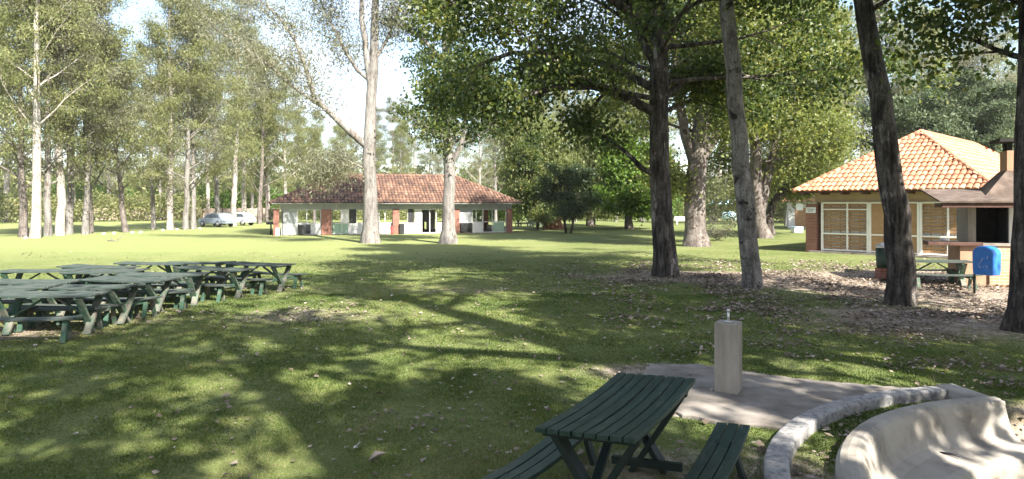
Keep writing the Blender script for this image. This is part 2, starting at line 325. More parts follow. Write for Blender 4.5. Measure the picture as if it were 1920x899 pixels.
a = me.attributes.new('dirt', 'FLOAT', 'POINT'); a.data.foreach_set('value', D.ravel().astype(np.float32))
a = me.attributes.new('sun_tint', 'FLOAT', 'POINT'); a.data.foreach_set('value', (sstep(24, 38, Y) * (1 - sstep(-6, 6, X - (Y - 40) * .1))).ravel().astype(np.float32))  # mask of the far sunlit lawn, where strong sun is painted in as paler grass
me.update(calc_edges=True); me.polygons.foreach_set('use_smooth', np.ones(len(Q), bool))
def groundmat():
    m, t, b = newmat('lawn')
    n1 = noise(t, .35, 6); n2 = noise(t, 5, 8); n3 = noise(t, 55, 4)
    g = ramp(t, [(.3, (.06, .09, .024)), (.5, (.112, .14, .043)), (.68, (.175, .185, .073))]); t.links.new(n2.outputs['Fac'], g.inputs['Fac'])
    g2 = ramp(t, [(.35, (.08, .11, .03)), (.65, (.19, .195, .085))]); t.links.new(n1.outputs['Fac'], g2.inputs['Fac'])
    mx = t.nodes.new('ShaderNodeMix'); mx.data_type = 'RGBA'; mx.inputs['Factor'].default_value = .5
    t.links.new(g.outputs['Color'], mx.inputs['A']); t.links.new(g2.outputs['Color'], mx.inputs['B'])
    ay = t.nodes.new('ShaderNodeAttribute'); ay.attribute_name = 'sun_tint'
    my = t.nodes.new('ShaderNodeMix'); my.data_type = 'RGBA'; my.inputs['B'].default_value = (.2, .225, .085, 1)  # pale yellow-green that puts sun brightness into the lawn colour
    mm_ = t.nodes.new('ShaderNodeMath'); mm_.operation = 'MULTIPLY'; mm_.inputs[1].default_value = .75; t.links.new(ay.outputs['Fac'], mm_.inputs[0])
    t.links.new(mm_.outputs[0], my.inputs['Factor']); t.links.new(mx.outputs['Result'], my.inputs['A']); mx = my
    dr = ramp(t, [(.3, (.13, .1, .075)), (.5, (.26, .21, .165)), (.7, (.4, .34, .285))]); t.links.new(n2.outputs['Fac'], dr.inputs['Fac'])
    a = t.nodes.new('ShaderNodeAttribute'); a.attribute_name = 'dirt'
    ma = t.nodes.new('ShaderNodeMath'); ma.operation = 'MULTIPLY_ADD'; ma.inputs[1].default_value = .5; t.links.new(n2.outputs['Fac'], ma.inputs[0]); t.links.new(a.outputs['Fac'], ma.inputs[2])
    dm = ramp(t, [(.62, (0, 0, 0)), (.95, (1, 1, 1))]); t.links.new(ma.outputs[0], dm.inputs['Fac'])
    m2 = t.nodes.new('ShaderNodeMix'); m2.data_type = 'RGBA'
    t.links.new(dm.outputs['Color'], m2.inputs['Factor']); t.links.new(mx.outputs['Result'], m2.inputs['A']); t.links.new(dr.outputs['Color'], m2.inputs['B'])
    t.links.new(m2.outputs['Result'], b.inputs['Base Color']); b.inputs['Roughness'].default_value = .95; b.inputs['Specular IOR Level'].default_value = .15
    bp = t.nodes.new('ShaderNodeBump'); bp.inputs['Strength'].default_value = .7; bp.inputs['Distance'].default_value = .04
    t.links.new(n3.outputs['Fac'], bp.inputs['Height']); t.links.new(bp.outputs['Normal'], b.inputs['Normal'])
    return m
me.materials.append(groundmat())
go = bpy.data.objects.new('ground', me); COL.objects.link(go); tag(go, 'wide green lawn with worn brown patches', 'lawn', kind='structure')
pb = MB(); pb.prism(pad_poly(), -.06, .035)
tag(pb.build('concrete_pad', M['pad'], None, .012), 'worn concrete pad around the water post', 'paving', kind='structure')

def blocked(x, y):
    r = np.hypot(x - PC[0], y - PC[1]); ang = np.degrees(np.arctan2(y - PC[1], x - PC[0]))
    onb = (r < 4.14) & (r > 2.6) & ((ang > 97) | (ang < -100)) & ~((r > 3.56) & (r < 3.88))
    return in_poly(x, y, pad_poly()) | onb | ((r < 2.7))
rg = np.random.default_rng(21)
def wedge(n, d0, d1, rg, margin=1.0):
    d = np.sqrt(rg.uniform(d0 * d0, d1 * d1, n)); x = rg.uniform(-.79, .79, n) * d; return x, d
def grass():
    Vs = []; T = []
    for d0, d1, dens, hh, ww in ((3.6, 7, 6500, .026, .005), (7, 11, 3400, .028, .008), (11, 18, 1100, .03, .014), (18, 34, 200, .03, .026)):
        n = int(.79 * (d1 * d1 - d0 * d0) * dens); x, y = wedge(n, d0, d1, rg)
        dd = dirt(x, y); keep = (rg.uniform(0, 1, n) > np.clip(dd * 1.25 - .15, 0, .97)) & ~blocked(x, y); x = x[keep]; y = y[keep]; dd = dd[keep]; n = len(x)
        cl = sines(x, y, 31, 4.0) * .5 + .5; fade = 1 - sstep(24, 34, np.hypot(x, y)); ht = hh * (.25 + .75 * fade) * rg.uniform(.45, 1.25, n) * (.5 + .8 * np.clip(cl, 0, 1)) * np.where(rg.uniform(0, 1, n) < .03, 1.9, 1)
        b = np.stack([x, y, gh(x, y) - .004], 1); a = rg.uniform(0, 6.28, n); s = np.stack([np.cos(a), np.sin(a), 0 * a], 1) * (ww * rg.uniform(.6, 1.3, n))[:, None]
        le = rg.normal(0, .45, (n, 2)) * ht[:, None]; tip = b + np.stack([le[:, 0], le[:, 1], ht], 1)
        Vs.append(np.stack([b - s, b + s, tip], 1).reshape(-1, 3))
        big = sines(x, y, 33, .7) * .26 + sines(x, y, 34, 2.4) * .16 + sines(x, y, 35, 7) * .08
        T.append(np.clip(.45 + big + rg.normal(0, .2, n) + .25 * dd, 0, 1))
    tag(np_mesh('grass', np.concatenate(Vs), 3, M['grass'], np.concatenate(T)), 'short green lawn grass', 'grass', kind='stuff')
grass()
def leaf_shape(P, yaw, size, tilt, curl, rg):
    """curled fallen leaf: two quads folded at the midrib"""
    n = len(P); u = np.stack([np.cos(yaw), np.sin(yaw), tilt], 1); u = unit(u); v = np.stack([-np.sin(yaw), np.cos(yaw), rg.normal(0, .25, n)], 1)
    L = size[:, None]; up = np.array([0, 0, 1.0])
    b = P - u * L * .5; t = P + u * L * .55 + up * (curl * size)[:, None] * .5
    m1 = P - v * L * .42 + up * (curl * size)[:, None]; m2 = P + v * L * .42 + up * (curl * size * rg.uniform(.3, 1.2, n))[:, None]
    mm = P + up * .004
    q1 = np.stack([b, mm, t, m1], 1); q2 = np.stack([b, m2, t, mm], 1)
    return np.stack([q1, q2], 1).reshape(-1, 3)
def litter():
    n = 260000; x, y = wedge(n, 3.6, 34, rg)
    cl = np.clip(.5 + sines(x, y, 41, 1.3) * .5 + sines(x, y, 42, 4) * .35, 0, 1.4)
    right = (.12 * sstep(-3, 1, x) + .88 * sstep(1.0, 6.5, x)) * sstep(6.5, 9.5, y) * (1 - sstep(24, 30, y)); base = .004 + .007 * blob(x, y, -2, 9, 6, 6)
    p = base + .75 * right * cl ** 1.9 + .45 * dirt(x, y) * cl + .1 * blob(x, y, -4.2, 14.2, 2.2, 2.2) * cl + .10 * blob(x, y, 2.7, 5.8, .8, 1.5)
    r = np.hypot(x - PC[0], y - PC[1]); p = np.where((r > 3.56) & (r < 3.88), .25, p)
    p = p * np.where(y > 10, 1, 1.0)
    keep = (rg.uniform(0, 1, n) < p) & (~blocked(x, y) | (rg.uniform(0, 1, n) < .02)) & (r > 3.0)
    x, y = x[keep], y[keep]; n = len(x); onpad = in_poly(x, y, pad_poly())
    z = gh(x, y) + .022 + rg.uniform(0, .02, n); z = np.where(onpad, .042, z)
    rr = np.hypot(x - PC[0], y - PC[1]); z = np.where((rr > 3.88) & (rr < 4.14) & ~onpad, .13, z)
    size = (.03 + .075 * rg.uniform(0, 1, n) ** 1.7) * np.where(y > 14, 1.25, 1) * np.where(x < 1.5, .8, 1)
    V = leaf_shape(np.stack([x, y, z], 1), rg.uniform(0, 6.28, n), size, rg.normal(0, .15, n), rg.uniform(-.05, .4, n), rg)
    tone = np.repeat(np.clip(rg.normal(.5, .24, n), 0, 1), 2)
    tag(np_mesh('fallen_leaves', V, 4, M['litter'], tone), 'scattered dried brown leaves over the lawn', 'fallen leaves', kind='stuff')
litter()

# ------------------------------------------------------------------ trees
def leaves_np(P, L, Wd, droop, rg, tone, flat=0.0):
    n = len(P); u = unit(rg.normal(0, 1, (n, 3)) + np.array([0, 0, -droop])); k = rg.normal(0, 1, (n, 3)); k[:, 2] += flat
    v = unit(np.cross(u, k)); l = (L * rg.uniform(.5, 1.45, n))[:, None]; w_ = (Wd * rg.uniform(.7, 1.25, n))[:, None]
    return np.stack([P, P + u * l * .45 + v * w_ * .5, P + u * l, P + u * l * .45 - v * w_ * .5], 1).reshape(-1, 3)
def rot_dir(d, ang, rr):
    ax = d.cross(Vector((rr.uniform(-1, 1), rr.uniform(-1, 1), rr.uniform(-1, 1))))
    if ax.length < .01: ax = Vector((1, 0, 0))
    return Quaternion(ax.normalized(), ang) @ d
def path(p, d, L, n, curl, jit, rr):
    pts = [p.copy()]; d = d.normalized(); st = L / n
    for _ in range(n):
        d = (d + Vector((rr.uniform(-jit, jit), rr.uniform(-jit, jit), rr.uniform(-jit, jit) + curl))).normalized()
        p = p + d * st; pts.append(p.copy())
    return pts
def tree(name, label, cat, group, base, trunks, sp, bark, leaf, seed, n_side=14):
    """trunks: list of stems, each [(x,y,z,r)...] local; sp: growth settings; explicit limbs in sp['limbs']"""
    rr = random.Random(seed); rg = np.random.default_rng(seed)
    root = empty(name, base); tag(root, label, cat, group)
    mb = MB(); clusters = []
    def subs(lp, lr, L, k):
        for j in range(k):
            t = .28 + .72 * (j + rr.random()) / k; i = min(int(t * (len(lp) - 1)), len(lp) - 2); f = t * (len(lp) - 1) - i
            p = lp[i].lerp(lp[i + 1], f); d = (lp[i + 1] - lp[i]).normalized()
            d2 = rot_dir(d, R(rr.uniform(25, 75)), rr); sl = max(sp.get('submin', .5), sp['sublen'] * L * rr.uniform(.6, 1.2) * (1.15 - .6 * t))
            q = path(p, d2, sl, 4, sp.get('scurl', 0), .16, rr); r0 = max(.008, lr[i] * .5)
            mb.tube(q, [r0, r0 * .75, r0 * .5, r0 * .3, r0 * .12], 4, cap=False)
            for s_ in (2, 3, 4):
                if rr.random() < sp.get('fill', 1): clusters.append((q[s_], sp['sig'] * rr.uniform(.7, 1.3)))
        if rr.random() < sp.get('fill', 1): clusters.append((lp[-1], sp['sig']))
    for ti, tr in enumerate(trunks):
        P = [Vector(q[:3]) for q in tr]; rad = [q[3] for q in tr]
        # refine
        fine = []; fr = []
        for i in range(len(P) - 1):
            m_ = max(2, int((P[i + 1] - P[i]).length / sp.get('ring', .7)))
            for k in range(m_):
                f = k / m_; fine.append(P[i].lerp(P[i + 1], f)); fr.append(rad[i] * (1 - f) + rad[i + 1] * f)
        fine.append(P[-1]); fr.append(rad[-1])
        wob = sp.get('wob', .03)
        for i in range(1, len(fine) - 1): fine[i] = fine[i] + Vector((rr.uniform(-1, 1), rr.uniform(-1, 1), 0)) * wob
        fine.insert(0, fine[0] - Vector((0, 0, .25))); fr.insert(0, fr[0])
        mb.tube(fine, fr, n_side, sp.get('tnoise', .07), seed + ti, flare=sp.get('flare', .35) if ti == 0 else 0, flare_h=sp.get('flare_h', .35))
        N = sp['n'] if ti == 0 else sp.get('n2', sp['n'])
        az0 = rr.uniform(0, 360)
        for j in range(N):
            f = (j + rr.uniform(.1, .9)) / N; h = sp['h0'] + (sp['h1'] - sp['h0']) * f
            k = min(int(h * (len(fine) - 1)), len(fine) - 2); p = fine[k].lerp(fine[k + 1], h * (len(fine) - 1) - k); r0 = fr[k] * sp.get('lr', .38)
            az = R(az0 + j * 137.5 + rr.uniform(-25, 25)); el = R(sp['e0'] + (sp['e1'] - sp['e0']) * f + rr.uniform(-10, 10))
            d = Vector((math.cos(az) * math.cos(el), math.sin(az) * math.cos(el), math.sin(el)))
            pr = sp.get('prof', 'lin')
            L = (sp['l0'] + (sp['l1'] - sp['l0']) * f) if pr == 'lin' else sp['l0'] * (math.sin(math.pi * (.12 + .83 * f)) ** .7) + .4
            L *= rr.uniform(.7, 1.2); q = path(p, d, L, 6, sp['curl'], .12, rr)
            lr = [max(.01, r0 * (1 - i / 6.3)) for i in range(7)]
            mb.tube(q, lr, 6, cap=False); subs(q, lr, L, sp['subs'])
    for lm in sp.get('limbs', []):
        q = [Vector(p[:3]) for p in lm]; lr = [p[3] for p in lm]; L = sum((q[i + 1] - q[i]).length for i in range(len(q) - 1))
        mb.tube(q, lr, 9, .04, seed + 7, cap=False); subs(q, lr, L * sp.get('limb_l', .6), sp.get('limb_subs', 8))
    for lm in sp.get('bare', []):
        q = [Vector(p[:3]) for p in lm]; mb.tube(q, [p[3] for p in lm], 9, .04, seed + 9, cap=False)
        if len(q) > 3: subs(q[-3:], [p[3] for p in lm][-3:], .8, 3)
    mb.build('trunk', bark, root)
    if clusters and sp['per'] > 0:
        C = np.array([tuple(c[0]) for c in clusters]); S = np.array([c[1] for c in clusters]); n = sp['per']
        if sp.get('cut'): # keep clear of something below
            k = C[:, 2] > sp['cut']; C = C[k]; S = S[k]
        ct = rg.uniform(0, 1, len(C)); st = sp.get('strand', 0)
        P = np.repeat(C, n, 0); s = np.repeat(S, n)[:, None]; o = rg.normal(0, 1, P.shape) * s * np.array([1, 1, sp.get('zs', .7)])
        if st: o[:, 2] -= np.abs(rg.exponential(st, len(P)))
        P = P + o
        tone = np.clip(.55 * np.repeat(ct, n) + .45 * rg.uniform(0, 1, len(P)) + rg.normal(0, .06, len(P)), 0, 1)
        if st: P[:, 2] = np.maximum(P[:, 2], .9 + rg.uniform(0, 1.2, len(P)))
        np_mesh('crown', leaves_np(P, sp['L'], sp['W'], sp.get('droop', 0), rg, tone, sp.get('flat', 0)), 4, leaf, tone, root)
    return root
def stem(base, pts):
    """photo pixels at the tree's own distance -> local trunk points (x, y, z, r)"""
    d = base.y
    out = []
    for px, py, r in pts:
        p = W(px, py, d) - base; out.append((p.x, 0, max(p.z, 0), r))
    return out

poplar = dict(n=26, h0=.22, h1=.97, e0=12, e1=55, l0=7.0, l1=2.2, curl=.035, subs=7, sublen=.42, sig=.42, per=88, L=.125, W=.105, droop=.5, zs=.75, lr=.30, tnoise=.06, flare=.32, flare_h=.28)
# broad-leaved tree whose branches hang over the middle of the lawn
b1 = G(1250, 519)
def l1(pts, d=None): return [((W(px, py, b1.y) - b1).x, dy, (W(px, py, b1.y) - b1).z, r) for px, py, dy, r in pts]
tree('poplar_tree', 'dark furrowed broad-leaved tree spreading low limbs over the middle of the lawn', 'tree', 'broad-leaved trees by the tiled house', b1,
     [stem(b1, [(1250, 519, .42), (1246, 470, .375), (1241, 400, .345), (1237, 300, .32), (1237, 150, .30), (1233, -20, .265), (1226, -250, .18), (1220, -480, .05)])],
     dict(poplar, n=30, h0=.36, l0=7.8, per=120, L=.135, W=.11, flare=.6, limbs=[
         l1([(1235, 215, 0, .17), (1180, 190, -.3, .14), (1110, 170, -.8, .12), (1040, 176, -1.3, .10), (970, 200, -1.8, .07), (890, 215, -2.4, .03)]),
         l1([(1232, 170, 0, .15), (1150, 120, .4, .12), (1060, 90, 1.0, .10), (960, 80, 1.5, .08), (860, 110, 2.0, .05), (800, 160, 2.3, .02)]),
         l1([(1228, 120, 0, .16), (1200, 60, .2, .14), (1175, -10, .4, .12), (1150, -100, .5, .09), (1110, -200, .6, .05)]),
         l1([(1230, 60, 0, .16), (1130, 10, -1.0, .13), (1020, -10, -1.8, .10), (920, 20, -2.5, .07), (840, 70, -3, .03)]),
         l1([(1236, 190, 0, .14), (1290, 150, .6, .11), (1350, 130, 1.2, .08), (1420, 140, 1.8, .04)])], limb_subs=15, bare=[l1([(1232, 330, 0, .10), (1205, 318, -.1, .085), (1170, 285, -.2, .07), (1130, 258, -.4, .05), (1080, 242, -.6, .02)])]), M['bark_dark'], M['leaf_poplar'], 101, 22)
b2 = G(1305, 462)
tree('poplar_tree', 'thick mottled pale tree trunk with a dark knot and small shoots at its foot', 'tree', 'broad-leaved trees by the tiled house', b2,
     [stem(b2, [(1305, 462, .72), (1304, 430, .6), (1303, 390, .58), (1305, 330, .56), (1310, 290, .5), (1318, 200, .42), (1325, 60, .33), (1330, -100, .2), (1332, -220, .05)]),
      stem(b2, [(1300, 300, .32), (1285, 255, .27), (1272, 180, .22), (1262, 60, .15), (1255, -60, .04)]),
      stem(b2, [(1315, 300, .3), (1345, 250, .26), (1372, 170, .2), (1390, 60, .12), (1400, -40, .04)])],
     dict(poplar, n=26, n2=12, h0=.34, l0=7, l1=3, lr=.22, sig=.6, per=95, L=.19, W=.16, e0=5, limbs=[
         [(-.3, 0, 3.2, .14), (-.9, -.1, 3.4, .11), (-1.6, -.2, 3.9, .1), (-2.4, -.3, 4.4, .05)]], flare=.5), M['bark_mottled'], M['leaf_poplar_light'], 102, 20)
b3 = G(1410, 541)
tree('poplar_tree', 'slender grey leaning tree trunk, bare and patched, behind the water post', 'tree', 'broad-leaved trees by the tiled house', b3,
     [stem(b3, [(1410, 541, .28), (1405, 480, .255), (1396, 380, .24), (1384, 250, .225), (1374, 130, .215), (1363, 0, .20), (1352, -200, .14), (1342, -420, .04)])],
     dict(poplar, n=20, h0=.60, l0=4.6, per=75, limbs=[]), M['bark_grey'], M['leaf_poplar'], 103, 20)
b4 = G(1690, 572)
tree('poplar_tree', 'leaning dark grey tree trunk in front of the tiled house', 'tree', 'broad-leaved trees by the tiled house', b4,
     [stem(b4, [(1690, 573, .33), (1688, 500, .30), (1680, 400, .285), (1667, 300, .265), (1650, 180, .235), (1631, 80, .215), (1614, -20, .195), (1585, -230, .15), (1560, -500, .04)])],
     dict(poplar, n=20, h0=.60, l0=4.6, per=75, limbs=[]), M['bark_dark'], M['leaf_poplar'], 104, 20)
b5 = G(1914, 620)
tree('poplar_tree', 'dark upright tree trunk beside the brick barbecue', 'tree', 'broad-leaved trees by the tiled house', b5,
     [stem(b5, [(1916, 620, .30), (1924, 540, .255), (1928, 400, .235), (1932, 250, .225), (1936, 100, .215), (1939, -100, .19), (1942, -450, .11), (1945, -750, .03)])],
     dict(poplar, n=24, h0=.43, l0=1.9, l1=1.4, sublen=.6, per=62, fill=.8, limbs=[]), M['bark_dark'], M['leaf_poplar'], 105, 20)
b6 = G(1432, 447)
tree('poplar_tree', 'brown tree with leaning forked stems beyond the bare grey trunk', 'tree', 'broad-leaved trees by the tiled house', b6,
     [stem(b6, [(1432, 448, .62), (1425, 420, .45), (1420, 370, .42), (1417, 310, .38), (1412, 200, .3), (1405, 60, .18), (1400, -60, .04)]),
      stem(b6, [(1428, 390, .3), (1440, 330, .3), (1455, 270, .26), (1468, 180, .2), (1480, 60, .1), (1485, 0, .03)])],
     dict(poplar, n=22, n2=14, h0=.30, l0=5.0, l1=2.5, sig=.65, per=85, L=.2, W=.165, e0=5), M['bark_mottled'], M['leaf_poplar_light'], 106, 16)
b7 = G(1447, 441)
tree('poplar_tree', 'dark stemmed tree with a curved low bough next to the tiled house', 'tree', 'broad-leaved trees by the tiled house', b7,
     [stem(b7, [(1443, 441, .42), (1441, 410, .34), (1450, 380, .30), (1480, 345, .24), (1510, 310, .18), (1530, 270, .12), (1540, 230, .04)])],
     dict(poplar, n=18, h0=.42, l0=3.8, l1=2, sig=.65, per=85, L=.2, W=.165, e0=10), M['bark_dark'], M['leaf_poplar_light'], 107, 14)
# trees standing outside the frame whose shade falls on the lawn
off = dict(poplar, n=22, h0=.34, l0=5.0, per=26, L=.28, W=.24, sig=.42, fill=.6)
ot = tree('poplar_tree', 'broad-leaved tree growing outside the view and shading the lawn', 'tree', 'shade trees around the viewpoint', Vector((11.6, 2.6, 0)),
     [[(0, 0, 0, .42), (-.1, .1, 3, .33), (.1, 0, 8, .27), (.3, .2, 14, .18), (.3, .2, 19, .04)]], off, M['bark_dark'], M['leaf_poplar'], 121)
ot2 = tree('poplar_tree', 'broad-leaved tree growing outside the view and shading the lawn', 'tree', 'shade trees around the viewpoint', Vector((5.6, -5.2, 0)),
     [[(0, 0, 0, .42), (-.1, .1, 3, .36), (.1, 0, 9, .33), (.2, .2, 15, .2), (.3, .2, 19, .05)]], dict(off, n=11, h0=.46, l0=5.8, fill=.5, lr=.62), M['bark_dark'], M['leaf_poplar'], 122)
for src, x, y, rz, s in ((ot, -1.5, -9.0, 1.1, 1.0), (ot, 13.4, 8.8, 2.2, .95), (ot, 8.7, -7.6, 5.3, .78), (ot, 2.0, -7.5, .4, 1.0), (ot, 7.2, -3.6, 1.9, .68), (ot2, 12.8, -1.2, 3.0, 1.0), (ot2, 9.8, -2.2, 4.4, 1.42), (ot, 16.0, 1.0, 3.6, .95), (ot2, -5.0, -4.5, 4.1, .9)):
    c = copy_tree(src); c.location = (x, y, 0); c.rotation_euler = (0, 0, rz); c.scale = (s, s, s)

# eucalyptus
euc = dict(n=20, h0=.30, h1=.98, e0=35, e1=62, l0=5.5, l1=2.2, curl=.03, subs=7, sublen=.40, scurl=-.02, sig=.48, per=80, L=.27, W=.08, droop=.9, zs=.6, lr=.34, wob=.06, tnoise=.05, flare=.35, flare_h=.5, ring=1.2, fill=.6)
def euc_stem(h, r, rr, lean=.03):
    out = []; x = y = 0; ax, ay = rr.uniform(-lean, lean), rr.uniform(-lean, lean)
    for i in range(9):
        f = i / 8; out.append((ax * f * h + rr.uniform(-.12, .12) * (i > 0), ay * f * h + rr.uniform(-.12, .12) * (i > 0), f * h, max(.04, r * (1 - f) ** .8)))
    return out
protos = []
for k, (h, r, bk, lf, l0, n, h0) in enumerate(((27, .36, 'bark_white', 'leaf_euc', 7.5, 22, .30), (24, .28, 'bark_pale', 'leaf_euc', 8.0, 22, .22), (29, .33, 'bark_white', 'leaf_euc_grey', 5.5, 18, .42), (21, .30, 'bark_mottled', 'leaf_euc', 7.5, 22, .2), (25, .30, 'bark_pale', 'leaf_euc_grey', 7.5, 22, .2))):
    rr = random.Random(300 + k); protos.append((h, r, bk, lf, dict(euc, l0=l0, n=n, h0=h0), euc_stem(h, r, rr)))
EUC = {}
def euc_at(k, px, py, label, group, rz, s=1.0, lean=0.0, z=None, name='eucalyptus_tree'):
    p = G(px, py)
    if k not in EUC:
        h, r, bk, lf, sp, st = protos[k]
        EUC[k] = tree(name, label, 'tree', group, p, [st], sp, M[bk], M[lf], 310 + k, 12); o = EUC[k]
    else: o = copy_tree(EUC[k])
    o.location = p; o['label'] = label; o['group'] = group; o.rotation_euler = (0, lean, rz); o.scale = (s, s, s)
    return o
row = 'eucalyptus trees along the far edge of the lawn'
for a in ((3, 43, 445, 'stout reddish eucalyptus at the far dark hedge end of the row', 0.3, .95),
          (0, 66, 447, 'tall white eucalyptus with peeling foot, second from the dark hedge', 1.2, .9),
          (4, 90, 443, 'thin greyish eucalyptus stem between two thick white ones', 2.0, .9),
          (2, 113, 442, 'very tall chalk white eucalyptus beside a dark twin stem', 2.9, 1.0),
          (4, 128, 440, 'dark grey eucalyptus stem close against the chalk white one', 4.4, 1.05),
          (1, 160, 440, 'pale slanting eucalyptus standing alone before the brown fence end', 5.0, .9),
          (3, 168, 438, 'brown eucalyptus pressed against the pale slanting stem', .9, .95)):
    euc_at(a[0], a[1], a[2], a[3], row, a[4], a[5])
euc_at(3, 236, 436, 'leaning brown eucalyptus in front of the brown fence', row, 3.3, .8, .13)
for a in ((1, 288, 431, 'crooked small eucalyptus before a grey thicket by the fence', 2.2, .75),
          (0, 319, 431, 'straight white eucalyptus stem nearest the middle of the fence', 3.1, .85),
          (1, 348, 431, 'reddish eucalyptus with a wide foot before the cars', 4.0, .95),
          (4, 363, 430, 'slim pale eucalyptus just before the silver car', 5.2, .85),
          (1, 409, 426, 'eucalyptus standing in front of the parked silver car', 1.5, 1.0),
          (2, 438, 424, 'white eucalyptus standing in front of the parked white car', .4, .95),
          (0, 457, 419, 'white forked eucalyptus just past the white car', 2.4, .95),
          (3, 487, 420, 'brown eucalyptus near the shelter, with a low side branch', 3.8, 1.0)):
    euc_at(a[0], a[1], a[2], a[3], row, a[4], a[5])
far = 'distant eucalyptus wood behind the shelter and lawn'
fl = 'pale distant eucalyptus in the wood behind the lawn'
fr_ = random.Random(77)
def far_top(px):                        # the wood gets lower towards the shelter
    return float(np.interp(px, [-100, 330, 420, 520, 620, 700, 860, 1000, 1200, 2000], [1.0, 1.0, .88, .68, .6, .6, .75, 1.0, 1.05, 1.1]))
for px, py in [(505, 418), (540, 419), (565, 417), (600, 418), (640, 416), (1015, 418), (1085, 417), (1150, 416), (1215, 417), (-90, 425), (-30, 420), (20, 417), (140, 416), (200, 413), (300, 414), (340, 412), (385, 412), (425, 411), (470, 411), (510, 413), (545, 409), (585, 411), (625, 409), (670, 407), (715, 409), (760, 410), (800, 408), (845, 410), (900, 410), (930, 408), (1000, 406),
               (1050, 408), (1110, 406), (1170, 408), (1230, 407), (1290, 406), (1350, 408), (1400, 410), (1460, 408), (1520, 411), (1570, 409), (1620, 412), (1680, 410), (1740, 413), (1800, 411), (1870, 414), (1930, 412), (2000, 414)]:
    euc_at(fr_.choice((0, 1, 3, 4)) if not 1200 < px < 1700 else fr_.choice((2, 4, 1)), px + fr_.uniform(-12, 12), py, fl, far, fr_.uniform(0, 6.28), far_top(px) * fr_.uniform(.88, 1.1))
for k_, px, py, s_ in ((4, 1475, 424, .95), (1, 1560, 425, 1.0), (4, 1640, 423, 1.05), (1, 1725, 425, 1.0), (4, 1840, 424, 1.1), (4, 930, 420, .72), (1, 1000, 419, .8)):
    euc_at(k_, px, py, fl, far, fr_.uniform(0, 6.28), s_)
for px, py, s in ((700, 405, .8), (738, 405, .86), (752, 404, .9), (775, 405, .8)):
    euc_at(2, px, py, 'tall whitish thin eucalyptus showing over the shelter roof', 'thin whitish eucalyptus over the shelter roof', fr_.uniform(0, 6), s)
# the two big ones before the shelter
be = G(695, 456)
def le(pts): return [((W(px, py, be.y) - be).x, dy, (W(px, py, be.y) - be).z, r) for px, py, dy, r in pts]
tree('eucalyptus_tree', 'big pale eucalyptus with long bare boughs in front of the tiled shelter', 'tree', 'eucalyptus in front of the shelter', be,
     [stem(be, [(695, 456, .60), (694, 430, .5), (693, 380, .43), (692, 300, .39), (694, 220, .35), (699, 140, .30), (702, 60, .25), (706, -60, .17), (708, -220, .1), (708, -330, .03)]),
      stem(be, [(696, 165, .24), (688, 110, .2), (680, 40, .17), (674, -60, .12), (668, -200, .04)])],
     dict(euc, n=10, n2=8, h0=.6, l0=4.5, fill=1, per=95, sig=.8, L=.22, W=.065, subs=7, limbs=[
         le([(688, 275, 0, .24), (660, 250, -.3, .22), (625, 215, -.8, .18), (600, 190, -1.2, .15), (588, 140, -1.4, .13), (570, 90, -1.6, .10), (540, 45, -1.7, .06), (500, 10, -1.8, .03)]),
         le([(612, 205, -1, .10), (570, 175, -1.4, .09), (530, 140, -1.6, .07), (490, 110, -1.7, .06), (430, 70, -1.8, .04), (380, 10, -1.9, .02)]),
         le([(692, 150, 0, .14), (668, 130, .2, .12), (645, 95, .5, .1), (622, 50, .7, .08), (600, 10, .8, .05), (585, -40, .8, .02)]),
         le([(700, 120, 0, .12), (725, 70, .3, .1), (742, 20, .5, .07), (760, -40, .7, .03)]),
         le([(690, 320, 0, .07), (650, 300, -.2, .05), (620, 310, -.4, .03), (600, 330, -.5, .02)])], limb_l=.24, limb_subs=16), M['bark_pale'], M['leaf_euc_grey'], 401, 18)
bf = G(840, 457)
def lf_(pts): return [((W(px, py, bf.y) - bf).x, dy, (W(px, py, bf.y) - bf).z, r) for px, py, dy, r in pts]
tree('eucalyptus_tree', 'grey eucalyptus with a dark leafy crown before the middle of the shelter', 'tree', 'eucalyptus in front of the shelter', bf,
     [stem(bf, [(840, 457, .56), (840, 430, .42), (841, 380, .36), (842, 320, .34), (840, 270, .32), (838, 180, .28), (836, 80, .2), (836, -40, .12), (834, -160, .03)]),
      stem(bf, [(845, 310, .2), (862, 280, .17), (878, 210, .13), (890, 120, .05)])],
     dict(euc, n=20, n2=10, h0=.42, l0=3.2, l1=2.0, e0=15, fill=.62, per=60, sig=.4, L=.2, W=.11, limbs=[
         lf_([(838, 130, 0, .16), (810, 90, .3, .13), (780, 60, .6, .1), (745, 40, .9, .07), (700, 20, 1.2, .03)])], limb_l=.3), M['bark_pale'], M['leaf_poplar'], 402, 16)
# middle distance
bw = G(1108, 424)
tree('willow_tree', 'yellow-green weeping willow trailing to the grass behind the dark small tree', 'tree', None, bw,
     [[(0, 0, 0, .5), (.1, 0, 3, .42), (0, 0, 7, .3), (0, .1, 12, .08)]], dict(euc, n=22, h0=.3, h1=1, e0=45, e1=70, l0=5.0, l1=2.5, curl=-.1, subs=6, sig=.4, per=95, L=.4, W=.1, droop=3, strand=2.0, fill=1), M['bark_mottled'], M['leaf_willow'], 501, 10)
bs = G(1067, 438)
tree('small_tree', 'small dark dense tree on thin twin stems, standing on the lawn', 'tree', None, bs,
     [[(-.25, 0, 0, .12), (-.4, 0, 1.5, .1), (-.6, .1, 3, .07), (-.8, .1, 4.6, .02)], [(.15, .1, 0, .11), (.4, 0, 1.4, .09), (.7, 0, 3, .06), (.9, 0, 4.6, .02)]],
     dict(euc, n=11, n2=13, h0=.28, e0=10, e1=65, l0=2.5, l1=1.3, subs=5, sig=.27, per=60, L=.16, W=.1, droop=.3, fill=.75, flare=.1, ring=.5), M['bark_dark'], M['leaf_dark'], 502, 8)
